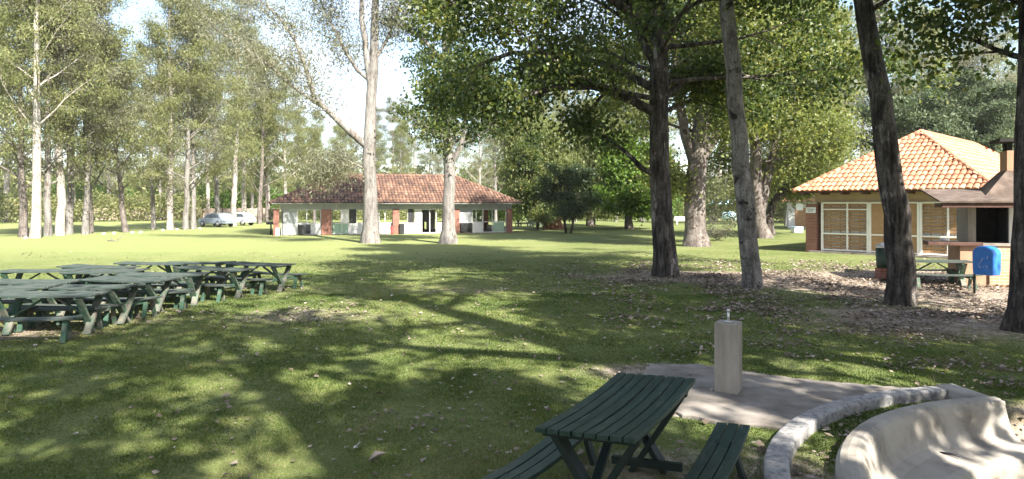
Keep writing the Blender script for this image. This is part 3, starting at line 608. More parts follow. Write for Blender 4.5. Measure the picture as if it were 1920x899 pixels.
br_ = G(1036, 430)
tree('old_tree', 'big drooping tree with a thick reddish trunk behind the small dark tree', 'tree', None, br_,
     [[(0, 0, 0, .95), (0, 0, 1.2, .8), (-.2, 0, 2.6, .7), (-.6, 0, 5, .5), (-1, 0, 9, .15)], [(-.2, 0, 2.4, .4), (-1.5, .1, 4.5, .35), (-2.6, .2, 7, .2), (-3.2, .2, 9.5, .05)]],
     dict(euc, n=22, n2=22, h0=.34, e0=15, e1=60, l0=4.0, l1=2.5, subs=6, sig=.55, per=75, L=.3, W=.11, droop=2, strand=.6, fill=1), M['bark_red'], M['leaf_willow'], 503, 14)
bt = G(1009, 432)
tree('small_tree', 'thin straight young tree by the green tables beyond the shelter', 'tree', None, bt,
     [[(0, 0, 0, .15), (-.3, 0, 3, .12), (-1.2, 0, 7.6, .02)]], dict(euc, n=20, h0=.26, e0=5, e1=50, l0=2.8, l1=1.4, subs=6, sig=.4, per=80, L=.22, W=.11, droop=1, fill=1, ring=.6, flare=.1), M['bark_dark'], M['leaf_poplar'], 504, 8)
bg_ = G(1180, 430)
tree('shade_tree', 'bright green rounded tree on a short forked trunk across the lawn', 'tree', None, bg_,
     [[(0, 0, 0, .42), (-.1, 0, 1.6, .32), (-.5, 0, 3, .24), (-.8, 0, 5.5, .12), (-.9, 0, 8, .03)], [(0, 0, 1.5, .24), (.8, 0, 2.6, .2), (1.6, .1, 4.5, .12), (2, .1, 6.5, .03)]],
     dict(euc, n=22, n2=18, h0=.3, e0=10, e1=60, l0=3.4, l1=1.8, subs=6, sig=.5, per=55, L=.3, W=.22, droop=.5, fill=1), M['bark_mottled'], M['leaf_bright'], 505, 12)
bwht = G(1341, 415)
tree('eucalyptus_tree', 'slender white stemmed tree between the mottled and the bare grey trunks', 'tree', None, bwht,
     [stem(bwht, [(1338, 416, .5), (1342, 390, .42), (1347, 340, .36), (1352, 280, .3), (1358, 200, .2), (1362, 100, .05)])],
     dict(euc, n=18, h0=.45, l0=5, per=50, fill=.9), M['bark_white'], M['leaf_euc'], 506, 10)
bc = Vector((38.5, 60, 0))
tree('cedar_tree', 'spreading blue-green cedar rising behind the tiled house roof', 'tree', None, bc,
     [[(0, 0, 0, .6), (0, 0, 5, .5), (.2, 0, 9, .3), (.3, 0, 13, .05)], [(0, 0, 4, .3), (2.5, 0, 7, .25), (4, 0, 10, .15), (5, 0, 12, .03)], [(0, 0, 4, .3), (-2.5, 0, 6.5, .25), (-4, 0, 9, .12), (-5, 0, 10.5, .03)]],
     dict(euc, n=20, n2=14, h0=.35, e0=5, e1=30, l0=6.0, l1=2.5, subs=7, sig=.5, per=70, L=.3, W=.12, droop=-.3, zs=.3, fill=1), M['bark_dark'], M['leaf_cedar'], 507, 12)
# low shoots at the foot of the mottled trunk
rgb = np.random.default_rng(9)
shr = empty('shrub', G(1345, 452)); tag(shr, 'thin pale leafy shrub growing beside the mottled trunk foot', 'shrub')
sm = MB(); pts = []
for k in range(26):
    a = rgb.uniform(0, 6.28); q = path(Vector((0, 0, 0)), Vector((math.cos(a) * .9, math.sin(a) * .5, 1.0)), rgb.uniform(.8, 2.1), 5, -.06, .2, random.Random(k)); sm.tube(q, [.012, .01, .008, .006, .004, .002], 4, cap=False); pts += q[2:]
sm.build('stem', M['bark_grey'], shr)
P = np.repeat(np.array([tuple(p) for p in pts]), 14, 0); P = P + rgb.normal(0, .16, P.shape); tn = rgb.uniform(0, 1, len(P))
np_mesh('foliage', leaves_np(P, .13, .06, .2, rgb, tn), 4, M['leaf_euc_grey'], tn, shr)

# far woodland mass: low growth closing the edges of the park
def woodland(name, label, segs, leaf, n, L, seed):
    rg = np.random.default_rng(seed); Ps = []
    for (x0, y0, x1, y1, h, th) in segs:
        m_ = int(n * math.hypot(x1 - x0, y1 - y0) / 100 * h / 6); f = rg.uniform(0, 1, m_)
        x = x0 + (x1 - x0) * f; y = y0 + (y1 - y0) * f + rg.uniform(-th, th, m_)
        top = h * (.68 + .22 * sines(x, y, seed, .35) + .18 * sines(x, y, seed + 1, 1.1)); z = top * rg.uniform(0, 1, m_) ** .7
        Ps.append(np.stack([x, y, np.maximum(z, .05)], 1))
    P = np.concatenate(Ps); tn = np.clip(.5 + .3 * sines(P[:, 0], P[:, 2] * 1.5, seed + 2, .9) + rg.normal(0, .18, len(P)), 0, 1)
    tag(np_mesh(name, leaves_np(P, L, L * .55, .2, rg, tn), 4, leaf, tn), label, 'woodland', kind='stuff')
woodland('distant_thicket', 'bright green thicket beyond the far fence and shelter', [(-78, 116, -8, 122, 7.5, 3), (-12, 124, 30, 122, 6, 3), (-8, 100, 2, 98, 6.5, 2.5)], M['leaf_bright'], 46000, .42, 61)
woodland('distant_undergrowth', 'mixed undergrowth along the far edge of the park', [(-84, 78, -48, 106, 4.8, 3), (-38, 108, 10, 112, 3.5, 3), (0, 130, 60, 118, 5.5, 4), (28, 96, 120, 80, 7, 4)], M['leaf_euc'], 42000, .42, 63)
woodland('distant_treetops', 'pale eucalyptus wood closing the far horizon', [(-130, 150, 150, 150, 13, 9)], M['leaf_euc'], 14000, 1.1, 65)

# ------------------------------------------------------------------ roof tiles
def tiles(mb, tone, A, B, C, D, tw=.24, tl=.42, rh=.065, seed=0):
    """barrel tiles on the plane with eave A-B and upper edge D-C (A below D, B below C)"""
    rr = random.Random(seed); A, B, C, D = map(Vector, (A, B, C, D))
    e = (B - A); L = e.length; e.normalize(); mid = ((D - A) + (C - B)) * .5; up = (D - A) - e * (D - A).dot(e); hgt = up.length; up.normalize(); n = e.cross(up); n.normalize()
    if n.z < 0: n = -n
    rows = int(hgt / tl) + 1; lA = (D - A).dot(e); lB = (C - B).dot(e)
    mb.add([A, B, C, D], [(0, 1, 2, 3)]); tone.append(.3)
    for r in range(rows):
        t0 = r * tl; t1 = min(t0 + tl * 1.12, hgt); tm = min((t0 + t1) / 2, hgt); f = tm / hgt
        s0 = lA * f; s1 = L + lB * f; k0 = math.ceil((s0 - tw * .3) / tw); k1 = math.floor((s1 + tw * .3) / tw)
        for k in range(k0, k1 + 1):
            s = k * tw + rr.uniform(-.016, .016); vs = []; lift = .032 + rr.uniform(0, .022)
            for t, lf, q in ((t0 - .03, lift, 1.0), (t1, .006, .86)):
                for a in range(6):
                    th = math.pi * a / 5; vs.append(A + e * (s - math.cos(th) * tw * .47 * q) + up * t + n * (math.sin(th) * rh * q + lf))
            fs = [(a, a + 1, 6 + a + 1, 6 + a) for a in range(5)] + [(5, 4, 3, 2, 1, 0)]
            mb.add(vs, fs, False); tone += [min(1, max(0, rr.gauss(.5, .32)))] * 6
def roof_build(name, mb, tone, m, parent):
    o = mb.build(name, m, parent); a = o.data.attributes.new('tone', 'FLOAT', 'FACE'); a.data.foreach_set('value', tone); return o
def ridge_cap(mb, tone, p0, p1, r, seed):
    p0 = Vector(p0); p1 = Vector(p1); n = max(2, int((p1 - p0).length / .38)); rr = random.Random(seed); f0 = len(mb.f)
    for i in range(n):
        mb.tube([p0.lerp(p1, i / n), p0.lerp(p1, (i + 1.12) / n)], [r * 1.08, r * .88], 8)
    tone += [.45 + rr.uniform(-.1, .1) for _ in range(len(mb.f) - f0)]

# ------------------------------------------------------------------ shelter (long open pavilion)
PO = Vector((-17.9, 52.8, 0)); pu = Vector((.96, .28, 0)); pv = Vector((-.28, .96, 0))
sh = empty('park_shelter', PO, math.atan2(.28, .96)); tag(sh, 'long white open-sided shelter with brick pillars and weathered red tiled roof', 'shelter')
def pt(px):
    k = (px - 960) / F; return (k * PO.y - PO.x) / (pu.x - k * pu.y)
SL, SW = 18.55, 8.0
def wallbox(mb, a, b, z0, z1, y0=0.0, y1=.16): mb.b2((a, y0, z0), (b, y1, z1))
def low(a, b):
    q = MB(); q.b2(a, b); q.build('low_wall', M['white_wall'], sh)
for a, b in ((531, 558), (584, 602), (652, 683), (711, 733), (758, 791), (818, 830), (886, 906)): low((pt(a), 0, 0), (pt(b), .16, .9))
for a, b in ((.3, 2.2), (3.4, 6.0), (8.3, 9.6), (11.0, 12.4), (15.0, 18.2)): low((a, SW - .16, 0), (b, SW, .8))
for a, b in ((.3, 3.0), (5.0, SW - .3)): low((.02, a, 0), (.18, b, .9)); low((SL - .18, a, 0), (SL - .02, b, .5))
q = MB(); q.b2((0, 0, -.05), (SL, SW, .05)); q.build('floor_slab', M['pad'], sh)
uw = MB()
wallbox(uw, pt(531), pt(556), .9, 2.0, .01, .15); uw.build('wall_panel', M['eave_shade_grey'], sh); uw = MB(); wallbox(uw, pt(861), pt(886), .86, 2.0, .01, .15)
uw.build('wall_panel', M['eave_shade_grey'], sh); uw = MB(); uw.b2((.03, 1.2, .9), (.17, 3.0, 2.0))
uw.build('wall_panel', M['eave_shade_grey'], sh)
for a, b, y in ((pt(641), pt(654), .02), (pt(778), pt(790), .02), (7.0, 7.8, SW - .15), (12.6, 13.4, SW - .15), (3.0, 3.5, SW - .15)):
    q = MB(); wallbox(q, a, b, .9 if y < 1 else .05, 2.02, y, y + .12); q.build('white_column', M['white_wall'], sh)
hd = MB(); hd.b2((-.05, -.02, 2.02), (SL + .05, .18, 2.56)); hd.b2((-.05, SW - .18, 2.02), (SL + .05, SW + .02, 2.56)); hd.b2((-.05, .19, 2.02), (.16, SW - .19, 2.56)); hd.b2((SL - .16, .19, 2.02), (SL + .05, SW - .19, 2.56))
hd.build('header_beam', M['eave_shade_grey'], sh)
for px, wd in ((518, .42), (612, .78), (742, .52), (856, .46), (955, .46)):
    q = MB(); q.box((pt(px), .06, 1.0), (wd, .46, 2.04)); q.build('brick_pillar', M['brick'], sh, .01)
for x in (.2, 3.9, 7.9, 12.2, 15.4, SL - .2):
    q = MB(); q.box((x, SW - .06, 1.0), (.4, .4, 2.04)); q.build('brick_pillar', M['brick'], sh)
def winframe(a, b, z0, z1, posts, rails, m='grey_frame', y=.07):
    q = MB(); x0, x1 = pt(a), pt(b)
    for x in [x0, x1] + [pt(p) for p in posts]: q.b2((x - .03, y - .03, z0), (x + .03, y + .03, z1))
    for z in [z0 + .03, z1 - .03] + rails: q.b2((x0 + .031, y - .025, z - .03), (x1 - .031, y + .025, z + .03))
    return q.build('window_frame', M[m], sh)
winframe(557, 601, .9, 2.02, [575, 592], []); winframe(557, 583, .05, .9, [572], [])
winframe(622, 641, .05, 2.02, [], [.9]); winframe(668, 683, .9, 2.02, [], []); winframe(711, 736, .9, 2.02, [722], [])
winframe(748, 765, .9, 2.02, [], []); winframe(791, 818, .05, 2.02, [806], []); winframe(886, 905, .9, 2.02, [893], []); winframe(906, 949, .05, 2.02, [923], [.95])
q = MB(); wallbox(q, pt(655), pt(668), .9, 2.02, .03, .11); q.build('dark_shutter', M['black'], sh)
q = MB(); wallbox(q, pt(765), pt(776), .9, 2.02, .03, .11); q.build('dark_shutter', M['black'], sh)
q = MB(); wallbox(q, pt(793), pt(805), .95, 2.02, 1.0, 1.1); q.build('dark_shutter', M['black'], sh)
q = MB(); wallbox(q, pt(624), pt(652), .06, .88, .05, .09); q.build('green_panel', M['green_sheet'], sh)
q = MB(); wallbox(q, pt(925), pt(946), .09, .9, .06, .075); q.build('green_panel', M['green_sheet'], sh)
ov = .75; ez = 2.52; rz0 = 4.95
eA, eB, eC, eD = Vector((-ov, -ov, ez)), Vector((SL + ov, -ov, ez)), Vector((SL + ov, SW + ov, ez)), Vector((-ov, SW + ov, ez))
r0, r1 = Vector((4.1, SW / 2, rz0)), Vector((SL - 4.1, SW / 2, rz0))
mb = MB(); tn = []
tiles(mb, tn, eA, eB, r1, r0, .27, .45, .07, 1); tiles(mb, tn, eC, eD, r0, r1, .27, .45, .07, 2); tiles(mb, tn, eD, eA, r0, r0, .27, .45, .07, 3); tiles(mb, tn, eB, eC, r1, r1, .27, .45, .07, 4)
for i, (a, b) in enumerate(((eA, r0), (eB, r1), (eC, r1), (eD, r0), (r0, r1))): ridge_cap(mb, tn, a, b, .12, i)
roof_build('roof', mb, tn, M['tile_red'], sh)
q = MB(); q.b2((-ov + .02, -ov + .02, ez - .07), (SL + ov - .02, SW + ov - .02, ez - .02)); q.build('eaves_board', M['eave_shade_grey'], sh)
# black barrels / bins standing by the shelter wall
def place_local(o, x, y, z=0): o.location = PO + pu * x + pv * y + Vector((0, 0, z)); o.rotation_euler = (0, 0, math.atan2(.28, .96)); return o
def crate(name, label, cat, a, b, z1, m, y=-.25, group=None, z0=.0):
    t = empty(name); place_local(t, (pt(a) + pt(b)) / 2, y); tag(t, label, cat, group); wd = pt(b) - pt(a)
    q = MB(); q.b2((-wd / 2, -.18, z0 + .02), (wd / 2, .18, z1)); q.build('body', m, t, .03)
    q = MB(); q.b2((-wd / 2 - .02, -.2, z1 - .04), (wd / 2 + .02, .2, z1 + .02)); q.build('lid', M['black'], t, .01); return t
crate('storage_bin', 'black square bin under the shelter window by the big brick pillar', 'bin', 559, 571, .78, M['black'])
crate('storage_bin', 'maroon low bin beside the middle brick pillar of the shelter', 'bin', 733, 738, .72, M['red_cloth'], -.05)
crate('storage_bin', 'black bin tight against the middle brick pillar of the shelter', 'bin', 748, 757, .82, M['black'])
crate('storage_bin', 'wide black box under the white panel near the last shelter bay', 'bin', 863, 878, .76, M['black'], .0, z0=.12)
# low pale stub wall curving out from the shelter end
q = MB(); q.bar((-.12, -.1, .3), (-.3, -.35, .3), .14, .6); q.build('stub_wall', M['white_wall'], sh)
bp_ = empty('park_barbecue', G(508, 440)); tag(bp_, 'grey park grill on a post beside the end of the shelter', 'barbecue')
q = MB(); q.tube([(0, 0, 0), (0, 0, .8)], [.08, .06], 8); q.build('post', M['black'], bp_)
q = MB(); q.b2((-.3, -.25, .8), (.3, .25, 1.0)); q.build('tray', M['black'], bp_, .02)

# ------------------------------------------------------------------ tiled house
hu = Vector((.685, -.729, 0)); hv = Vector((.729, .685, 0)); EL_ = Vector((14.08, 34.2, 0)); EW = 8.5
HO = EL_ + hu * .7 + hv * .7
hs = empty('tiled_house', HO, math.atan2(-.729, .685)); tag(hs, 'cream house with slatted wooden windows and orange barrel tiled roof', 'house')
def ht(px):
    k = (px - 960) / F; return (k * HO.y - HO.x) / (hu.x - k * hu.y)
HW, HL = EW - 1.4, 19.0; hez = 3.02
q = MB(); q.b2((0.02, .2, 2.48), (HW - .02, .4, hez - .02)); q.b2((0, .45, 0), (.2, HL, hez - .02)); q.b2((HW - .2, .1, 0), (HW, HL, hez - .02)); q.b2((.2, HL - .2, 0), (HW - .2, HL, hez - .02))
q.b2((.21, 4.0, 0), (HW - .21, 4.2, hez - .05))
q.build('wall', M['cream_wall'], hs)
q = MB(); q.b2((-.1, -.25, -.05), (HW + .1, HL, .09)); q.build('plinth', M['pad'], hs)
q = MB(); q.b2((-.32, -.12, 0), (.2, .44, 2.42)); q.build('brick_pilaster', M['brick'], hs, .01)
# facade windows: frames, slats, boards
zt, zr, zb, zs = 2.46, .95, .16, 2.14
xs = [ht(1541), ht(1588), ht(1631), ht(1726), ht(1777), HW - .1]
def win(x0, x1, kind, mid=None, sub=False):
    f = MB(); ww = .09
    for x in (x0, x1): f.b2((x - ww / 2, .0, .1), (x + ww / 2, .12, 2.48))
    for z in (zt, zr, zb): f.b2((x0 + ww / 2, .012, z - .035), (x1 - ww / 2, .108, z + .035))
    if mid: f.b2((mid - .03, .02, zb + .036), (mid + .03, .1, zr - .036)); f.b2((mid - .03, .02, zr + .036), (mid + .03, .1, zt - .036))
    if sub:
        for a, b in ((x0 + ww / 2, mid - .031), (mid + .031, x1 - ww / 2)): f.b2((a, .02, zs - .025), (b, .1, zs + .025))
    fo = f.build('window', M['white_paint'], hs)
    if kind == 'slat':
        s = MB(); z = zb + .06; rr = random.Random(int(x0 * 100))
        while z < zt - .05:
            if abs(z - zr) > .06:
                s.b2((x0 + ww / 2 + .005, .13, z), (x1 - ww / 2 - .005, .15, z + rr.uniform(.085, .11)))
            z += .15
        for x in np.arange(x0 + .35, x1, .45): s.b2((x, .152, zb), (x + .05, .17, zt))
        s.build('slat_screen', M['orange_wood'], fo)
        g = MB(); g.b2((x0, .30, zb), (x1, .32, zt)); g.build('gap_light_panel', M['white_paint'], fo)  # added white panel standing in for light through the slat gaps
    else:
        s = MB(); s.b2((x0 + ww / 2 + .002, .06, zb), (x1 - ww / 2 - .002, .09, zr - .036)); s.b2((x0 + ww / 2 + .002, .06, zr + .036), (x1 - ww / 2 - .002, .09, zt - .036)); s.build('board', M['tan_board'], fo)
win(xs[0], xs[2] - .1, 'slat', xs[1], True); win(xs[2], xs[3] - .1, 'board'); win(xs[3], xs[5], 'slat', xs[4])
hr = 6.05
A = Vector((-.7, -.7, hez)); B = Vector((HW + .7, -.7, hez)); C = Vector((HW + .7, HL + .7, hez)); D_ = Vector((-.7, HL + .7, hez))
ap, ap2 = Vector((HW / 2, 4.4, hr)), Vector((HW / 2, HL - 4.4, hr))
mb = MB(); tn = []
tiles(mb, tn, A, B, ap, ap, .25, .42, .075, 11); tiles(mb, tn, B, C, ap2, ap, .25, .42, .05, 12); tiles(mb, tn, C, D_, ap2, ap2, .25, .42, .07, 13); tiles(mb, tn, D_, A, ap, ap2, .25, .42, .07, 14)
for i, (a, b) in enumerate(((A, ap), (B, ap), (C, ap2), (D_, ap2), (ap, ap2))): ridge_cap(mb, tn, a + Vector((0, 0, .03)), b + Vector((0, 0, .03)), .12, 20 + i)
roof_build('roof', mb, tn, M['tile_orange'], hs)
q = MB(); q.b2((-.66, -.66, hez - .06), (HW + .66, HL + .66, hez - .01)); q.build('soffit', M['dark_wood'], hs)
q = MB()
for x in np.arange(-.3, HW + .5, .95): q.b2((x, -.72, hez - .16), (x + .08, .2, hez - .062))
q.build('rafter_tail', M['dark_wood'], hs)
def on_house(name, label, cat, x, y, z):
    t = empty(name, HO + hu * x + hv * y + Vector((0, 0, z)), math.atan2(-.729, .685)); tag(t, label, cat); return t
t = on_house('notice_sign', 'small white notice on the top of the brick pilaster', 'sign', -.06, -.135, 2.1)
q = MB(); q.b2((-.24, -.012, -.14), (.24, .012, .14)); q.build('board', M['paper'], t)
q = MB()
for z, xa, xb in ((.05, -.17, .17), (.0, -.12, .14), (-.06, -.15, .08)):
    x = xa
    while x < xb: q.b2((x, -.017, z - .012), (x + .03, -.0125, z + .016)); x += .042
q.build('lettering', M['ink'], t)
t = on_house('hanging_sign', 'small plain white board hanging under the eaves beyond the pilaster', 'sign', -.55, -.3, 2.25)
q = MB(); q.b2((-.17, -.012, -.16), (.17, .012, .16)); q.build('board', M['paper'], t)
q = MB(); q.tube([(-.1, 0, .16), (-.1, 0, .70)], [.006, .006], 5); q.tube([(.1, 0, .16), (.1, 0, .70)], [.006, .006], 5); q.build('hanger', M['black'], t)

# ------------------------------------------------------------------ brick barbecue
bb = empty('brick_barbecue', W(1800, 385, 20.0) - Vector((0, 0, H)), R(-18)); tag(bb, 'brick barbecue with sooty hearth, dark slab roof and terracotta chimney', 'barbecue')
q = MB(); q.b2((0, 0, 0), (.72, 1.2, 1.16)); q.build('base_panel', M['terracotta'], bb, .01)
q = MB(); q.b2((.722, -.06, 0), (2.4, 1.2, 1.16)); q.build('brick_base', M['brick_bbq'], bb, .01)
q = MB(); q.b2((-.85, -.12, 1.165), (.55, .5, 1.27)); q.build('side_shelf', M['dark_wood'], bb, .01)
q = MB(); q.b2((.551, -.1, 1.165), (2.45, 1.2, 1.25)); q.build('counter', M['pad'], bb, .01)
q = MB(); q.b2((.22, .05, 1.255), (.42, 1.15, 2.42)); q.build('pier', M['concrete'], bb, .008)
q = MB(); q.b2((1.24, .05, 1.255), (2.35, 1.15, 2.42)); q.build('pier', M['white_wall'], bb, .008)
q = MB(); q.b2((.421, 1.0, 1.255), (1.239, 1.15, 2.42)); q.b2((.421, .1, 2.3), (1.239, .98, 2.42)); q.b2((.421, .12, 1.255), (.45, .98, 2.29)); q.b2((1.21, .12, 1.255), (1.239, .98, 2.29)); q.b2((.451, .12, 1.252), (1.209, .98, 1.27)); q.build('hearth', M['soot'], bb)
q = MB(); q.b2((-.65, -.75, 2.28), (1.5, -.6, 2.42)); q.b2((-.65, -.59, 2.28), (-.5, .04, 2.41)); q.build('roof_beam', M['dark_wood'], bb, .008)
q = MB(); q.add([(-.72, -.82, 2.425), (2.5, -.82, 2.425), (2.5, 1.3, 2.80), (-.72, 1.3, 2.80), (-.72, -.82, 2.47), (2.5, -.82, 2.47), (2.5, 1.3, 2.85), (-.72, 1.3, 2.85)], [(0, 3, 2, 1), (4, 5, 6, 7), (0, 1, 5, 4), (1, 2, 6, 5), (2, 3, 7, 6), (3, 0, 4, 7)]); q.build('slab_roof', M['slab'], bb)
q = MB(); q.add([(.55, .0, 2.5), (2.3, .0, 2.5), (2.3, 1.4, 2.5), (.55, 1.4, 2.5), (1.3, .45, 3.35), (1.9, .45, 3.35), (1.9, 1.05, 3.35), (1.3, 1.05, 3.35)], [(0, 3, 2, 1), (4, 5, 6, 7), (0, 1, 5, 4), (1, 2, 6, 5), (2, 3, 7, 6), (3, 0, 4, 7)]); q.build('smoke_hood', M['slab'], bb)
q = MB(); q.b2((1.32, .47, 3.352), (1.88, 1.03, 3.95)); ch = q.build('chimney', M['terracotta'], bb, .01)
q = MB(); q.b2((1.38, .53, 3.952), (1.48, .63, 4.2)); q.b2((1.72, .53, 3.952), (1.82, .63, 4.2)); q.b2((1.38, .87, 3.952), (1.48, .97, 4.2)); q.b2((1.72, .87, 3.952), (1.82, .97, 4.2)); q.b2((1.1, .3, 4.202), (2.1, 1.2, 4.3)); q.build('chimney_cap', M['soot'], ch)
st = empty('bowl', bb.location + Matrix.Rotation(R(-18), 3, 'Z') @ Vector((-.35, .15, 1.27))); tag(st, 'small white bowl left on the dark shelf of the barbecue', 'bowl')
q = MB(); q.tube([(0, 0, 0), (0, 0, .04), (0, 0, .1)], [.06, .11, .14], 12); q.build('body', M['paper'], st)

# ------------------------------------------------------------------ picnic tables
def table_parts(root, mt, ml, seed=0, skew=0.0, sag=.02, length=1.82, tz=.75, bz=.435, bo=.76, bl=.91, wtot=.74, beams=(-1, 1)):
    rr = random.Random(seed); Lh = length / 2
    def sk(o):
        if skew:
            for v in o.data.vertices: v.co.x += skew * v.co.y
    def plank(mb, y, z, wd, th, x0, x1, sg):
        n = 8; vs = []
        for i in range(n + 1):
            x = x0 + (x1 - x0) * i / n; zz = z - sg * (1 - (2 * i / n - 1) ** 2)
            vs += [(x, y - wd / 2, zz - th), (x, y + wd / 2, zz - th), (x, y + wd / 2, zz), (x, y - wd / 2, zz)]
        fs = [(0, 1, 2, 3), tuple(4 * n + k for k in (3, 2, 1, 0))]
        for i in range(n):
            b = 4 * i
            for k in range(4): fs.append((b + k, b + 4 + k, b + 4 + (k + 1) % 4, b + (k + 1) % 4))
        mb.add(vs, fs)
    mb = MB(); nsl = 8; wd = wtot / nsl
    for k in range(nsl): plank(mb, -wtot / 2 + (k + .5) * wd, tz + rr.uniform(-.003, .003), wd - .013, .036, -Lh + rr.uniform(-.008, .008), Lh + rr.uniform(-.008, .008), sag * rr.uniform(.7, 1.2))
    o = mb.build('tabletop', mt, root, .003); sk(o)
    for s in (1, -1):
        mb = MB()
        for k in range(3): plank(mb, s * bo + (k - 1) * .098, bz + rr.uniform(-.003, .003), .086, .036, -bl + rr.uniform(-.01, .01), bl + rr.uniform(-.01, .01), sag * 1.6)
        sk(mb.build('bench', mt, root, .003))
    for e in (-1, 1):
        x = e * (Lh - .22)
        for s in (1, -1):
            mb = MB(); xx = x + s * .026; mb.bar((xx, s * .31, tz - .07), (xx, -s * .14, .0), .045, .13, (1, 0, 0)); sk(mb.build('leg', ml, root, .003))
        mb = MB(); mb.b2((x - .1, -.34, tz - .095), (x - .052, .34, tz - .05)); sk(mb.build('top_batten', ml, root, .003)); mb = MB()
        if e in beams: mb.b2((x - .1, -bo - .1, bz - .135), (x - .055, bo + .1, bz - .06))
        else: mb.b2((x - .1, -.3, .06), (x - .055, .3, .13))
        sk(mb.build('crossbeam', ml, root, .003))
        for s in (1, -1):
            mb = MB(); mb.bar((x - .02, s * (bo - .06), bz - .045), (x - .02, s * (bo - .16), 0), .04, .085, (1, 0, 0)); mb.bar((x + .026, s * (bo + .04), bz - .045), (x + .026, s * (bo + .14), 0), .04, .085, (1, 0, 0)); sk(mb.build('bench_leg', ml, root, .003))
        mb = MB(); mb.bar((x, .03, .28), (e * .08, .03, tz - .09), .035, .06, (0, 1, 0)); sk(mb.build('brace', ml, root, .003))
A_ = Vector((.465, .885, 0))
pt0 = empty('picnic_table', (.90, 5.44, 0), math.atan2(.885, .465)); tag(pt0, 'dark green slatted picnic table with fixed benches beside the water post pad', 'picnic table', 'green wooden picnic tables')
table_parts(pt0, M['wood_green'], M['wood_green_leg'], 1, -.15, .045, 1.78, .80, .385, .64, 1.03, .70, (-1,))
grp = 'old picnic tables stored together on the lawn'
tb0 = None; rt = random.Random(12)
TB = [(92, 549, 2, 'weathered picnic table at the shady front corner, a red cloth on its leg'),
      (172, 536, -4, 'weathered picnic table in the second row whose bench legs stand in the open'),
      (55, 526, 3, 'weathered picnic table in the third row at the outer sunny edge'),
      (243, 522, -6, 'greenish picnic table behind the second row, its sunlit V legs facing out'),
      (80, 506, 5, 'small looking picnic table alone at the sunny back corner of the stored tables'),
      (200, 507, -3, 'pale topped picnic table in the middle of the stored tables'),
      (306, 513, 4, 'dark topped picnic table in the shade at the centre of the group'),
      (185, 499, -2, 'picnic table half hidden behind the pale topped one'),
      (288, 492.5, 3, 'picnic table in the back row, second from the far sunny corner'),
      (402, 502, -8, 'dark picnic table crossed by a tree shadow next to the end table'),
      (372, 491.5, 2, 'picnic table in the back row behind the shadow-crossed table'),
      (487, 494, -9, 'end picnic table with bright green V legs, beside the open lawn'),
      (8, 538, 6, 'weathered picnic table cut by the picture edge behind the front corner one')]
for i, (px, py, rz, lab) in enumerate(TB):
    d = (H - .75) * F / (py - 385); loc = Vector(((px - 960) * d / F, d, 0))
    if tb0 is None:
        o = tb0 = empty('picnic_table', loc); table_parts(o, M['wood_grey_top'], M['wood_grey_leg'], 4, 0, .02, 1.84)
    else: o = copy_tree(tb0)
    o.location = loc; o.rotation_euler = (R(rt.uniform(-1.2, 1.2)), R(rt.uniform(-1.5, 1.5)), R(rz * 1.8 + rt.uniform(-3, 3))); tag(o, lab, 'picnic table', grp)
for px, py, rz, lab in ((1752, 488, -14, 'weathered picnic table in the sun in front of the barbecue'), (983, 412.5, 20, 'dark green picnic table in shade past the shelter end'), (1003, 411.5, -10, 'second picnic table in shade past the shelter, by the thin tree')):
    d = (H - .75) * F / (py - 385); o = copy_tree(tb0); o.location = ((px - 960) * d / F, d, 0); o.rotation_euler = (0, 0, R(rz)); tag(o, lab, 'picnic table', 'picnic tables around the buildings')
t = empty('red_cloth', G(13, 622)); tag(t, 'crumpled red cloth tied to a stored picnic table leg', 'cloth')
q = MB(); q.tube([(0, -.02, .12), (.01, -.03, .2), (0, -.02, .28), (.01, 0, .34)], [.03, .09, .08, .03], 9, .35, 3); q.build('fold', M['red_cloth'], t)
# ------------------------------------------------------------------ water post
fp = empty('water_post', (2.70, 8.52, .034), R(-30)); tag(fp, 'square concrete water post with a thin metal pipe on top', 'water post')
q = MB(); q.b2((-.14, -.14, 0), (.14, .14, .86)); q.build('column', M['concrete'], fp, .008)
q = MB(); q.tube([(0, 0, .86), (0, 0, .99)], [.016, .016], 8); q.tube([(0, 0, .985), (0, 0, 1.02)], [.022, .018], 8); q.build('pipe', M['metal'], fp)
q = MB(); q.tube([(0, 0, .862), (0, 0, .872)], [.05, .045], 10); q.build('flange', M['metal'], fp)
# ------------------------------------------------------------------ planter kerb and curved bench
def sweep(prof, a0, a1, n, seed, amp=.0015):
    mb = MB(); vs = []; k = len(prof); rr = random.Random(seed)
    for i in range(n + 1):
        a = R(a0 + (a1 - a0) * i / n)
        for r, z in prof:
            r2 = r + rr.uniform(-amp, amp); vs.append((math.cos(a) * r2, math.sin(a) * r2, z + rr.uniform(-amp, amp)))
    fs = []
    for i in range(n):
        for j in range(k): fs.append((i * k + j, i * k + (j + 1) % k, (i + 1) * k + (j + 1) % k, (i + 1) * k + j))
    fs.append(tuple(reversed(range(k)))); fs.append(tuple(n * k + j for j in range(k)))
    mb.add(vs, fs, False); return mb
pl = empty('curved_planter', (PC[0], PC[1], 0)); tag(pl, 'curved whitewashed planter and bench holding a strip of soil and grass', 'planter bench')
kp = [(4.115, -.15), (4.118, .065), (4.108, .085), (4.09, .092), (3.935, .095), (3.915, .088), (3.906, .07), (3.905, -.15)]
o = sweep(kp, 97, 215, 60, 1).build('kerb', M['plaster_worn'], pl)
bpf = [(3.54, -.8), (3.545, -.1), (3.535, .06), (3.50, .115), (3.44, .13), (3.37, .128), (3.32, .10), (3.285, .04), (3.255, -.06), (3.225, -.15), (3.17, -.225), (3.08, -.27), (2.95, -.288), (2.80, -.295), (2.735, -.315), (2.705, -.37), (2.70, -.5), (2.70, -.8)]
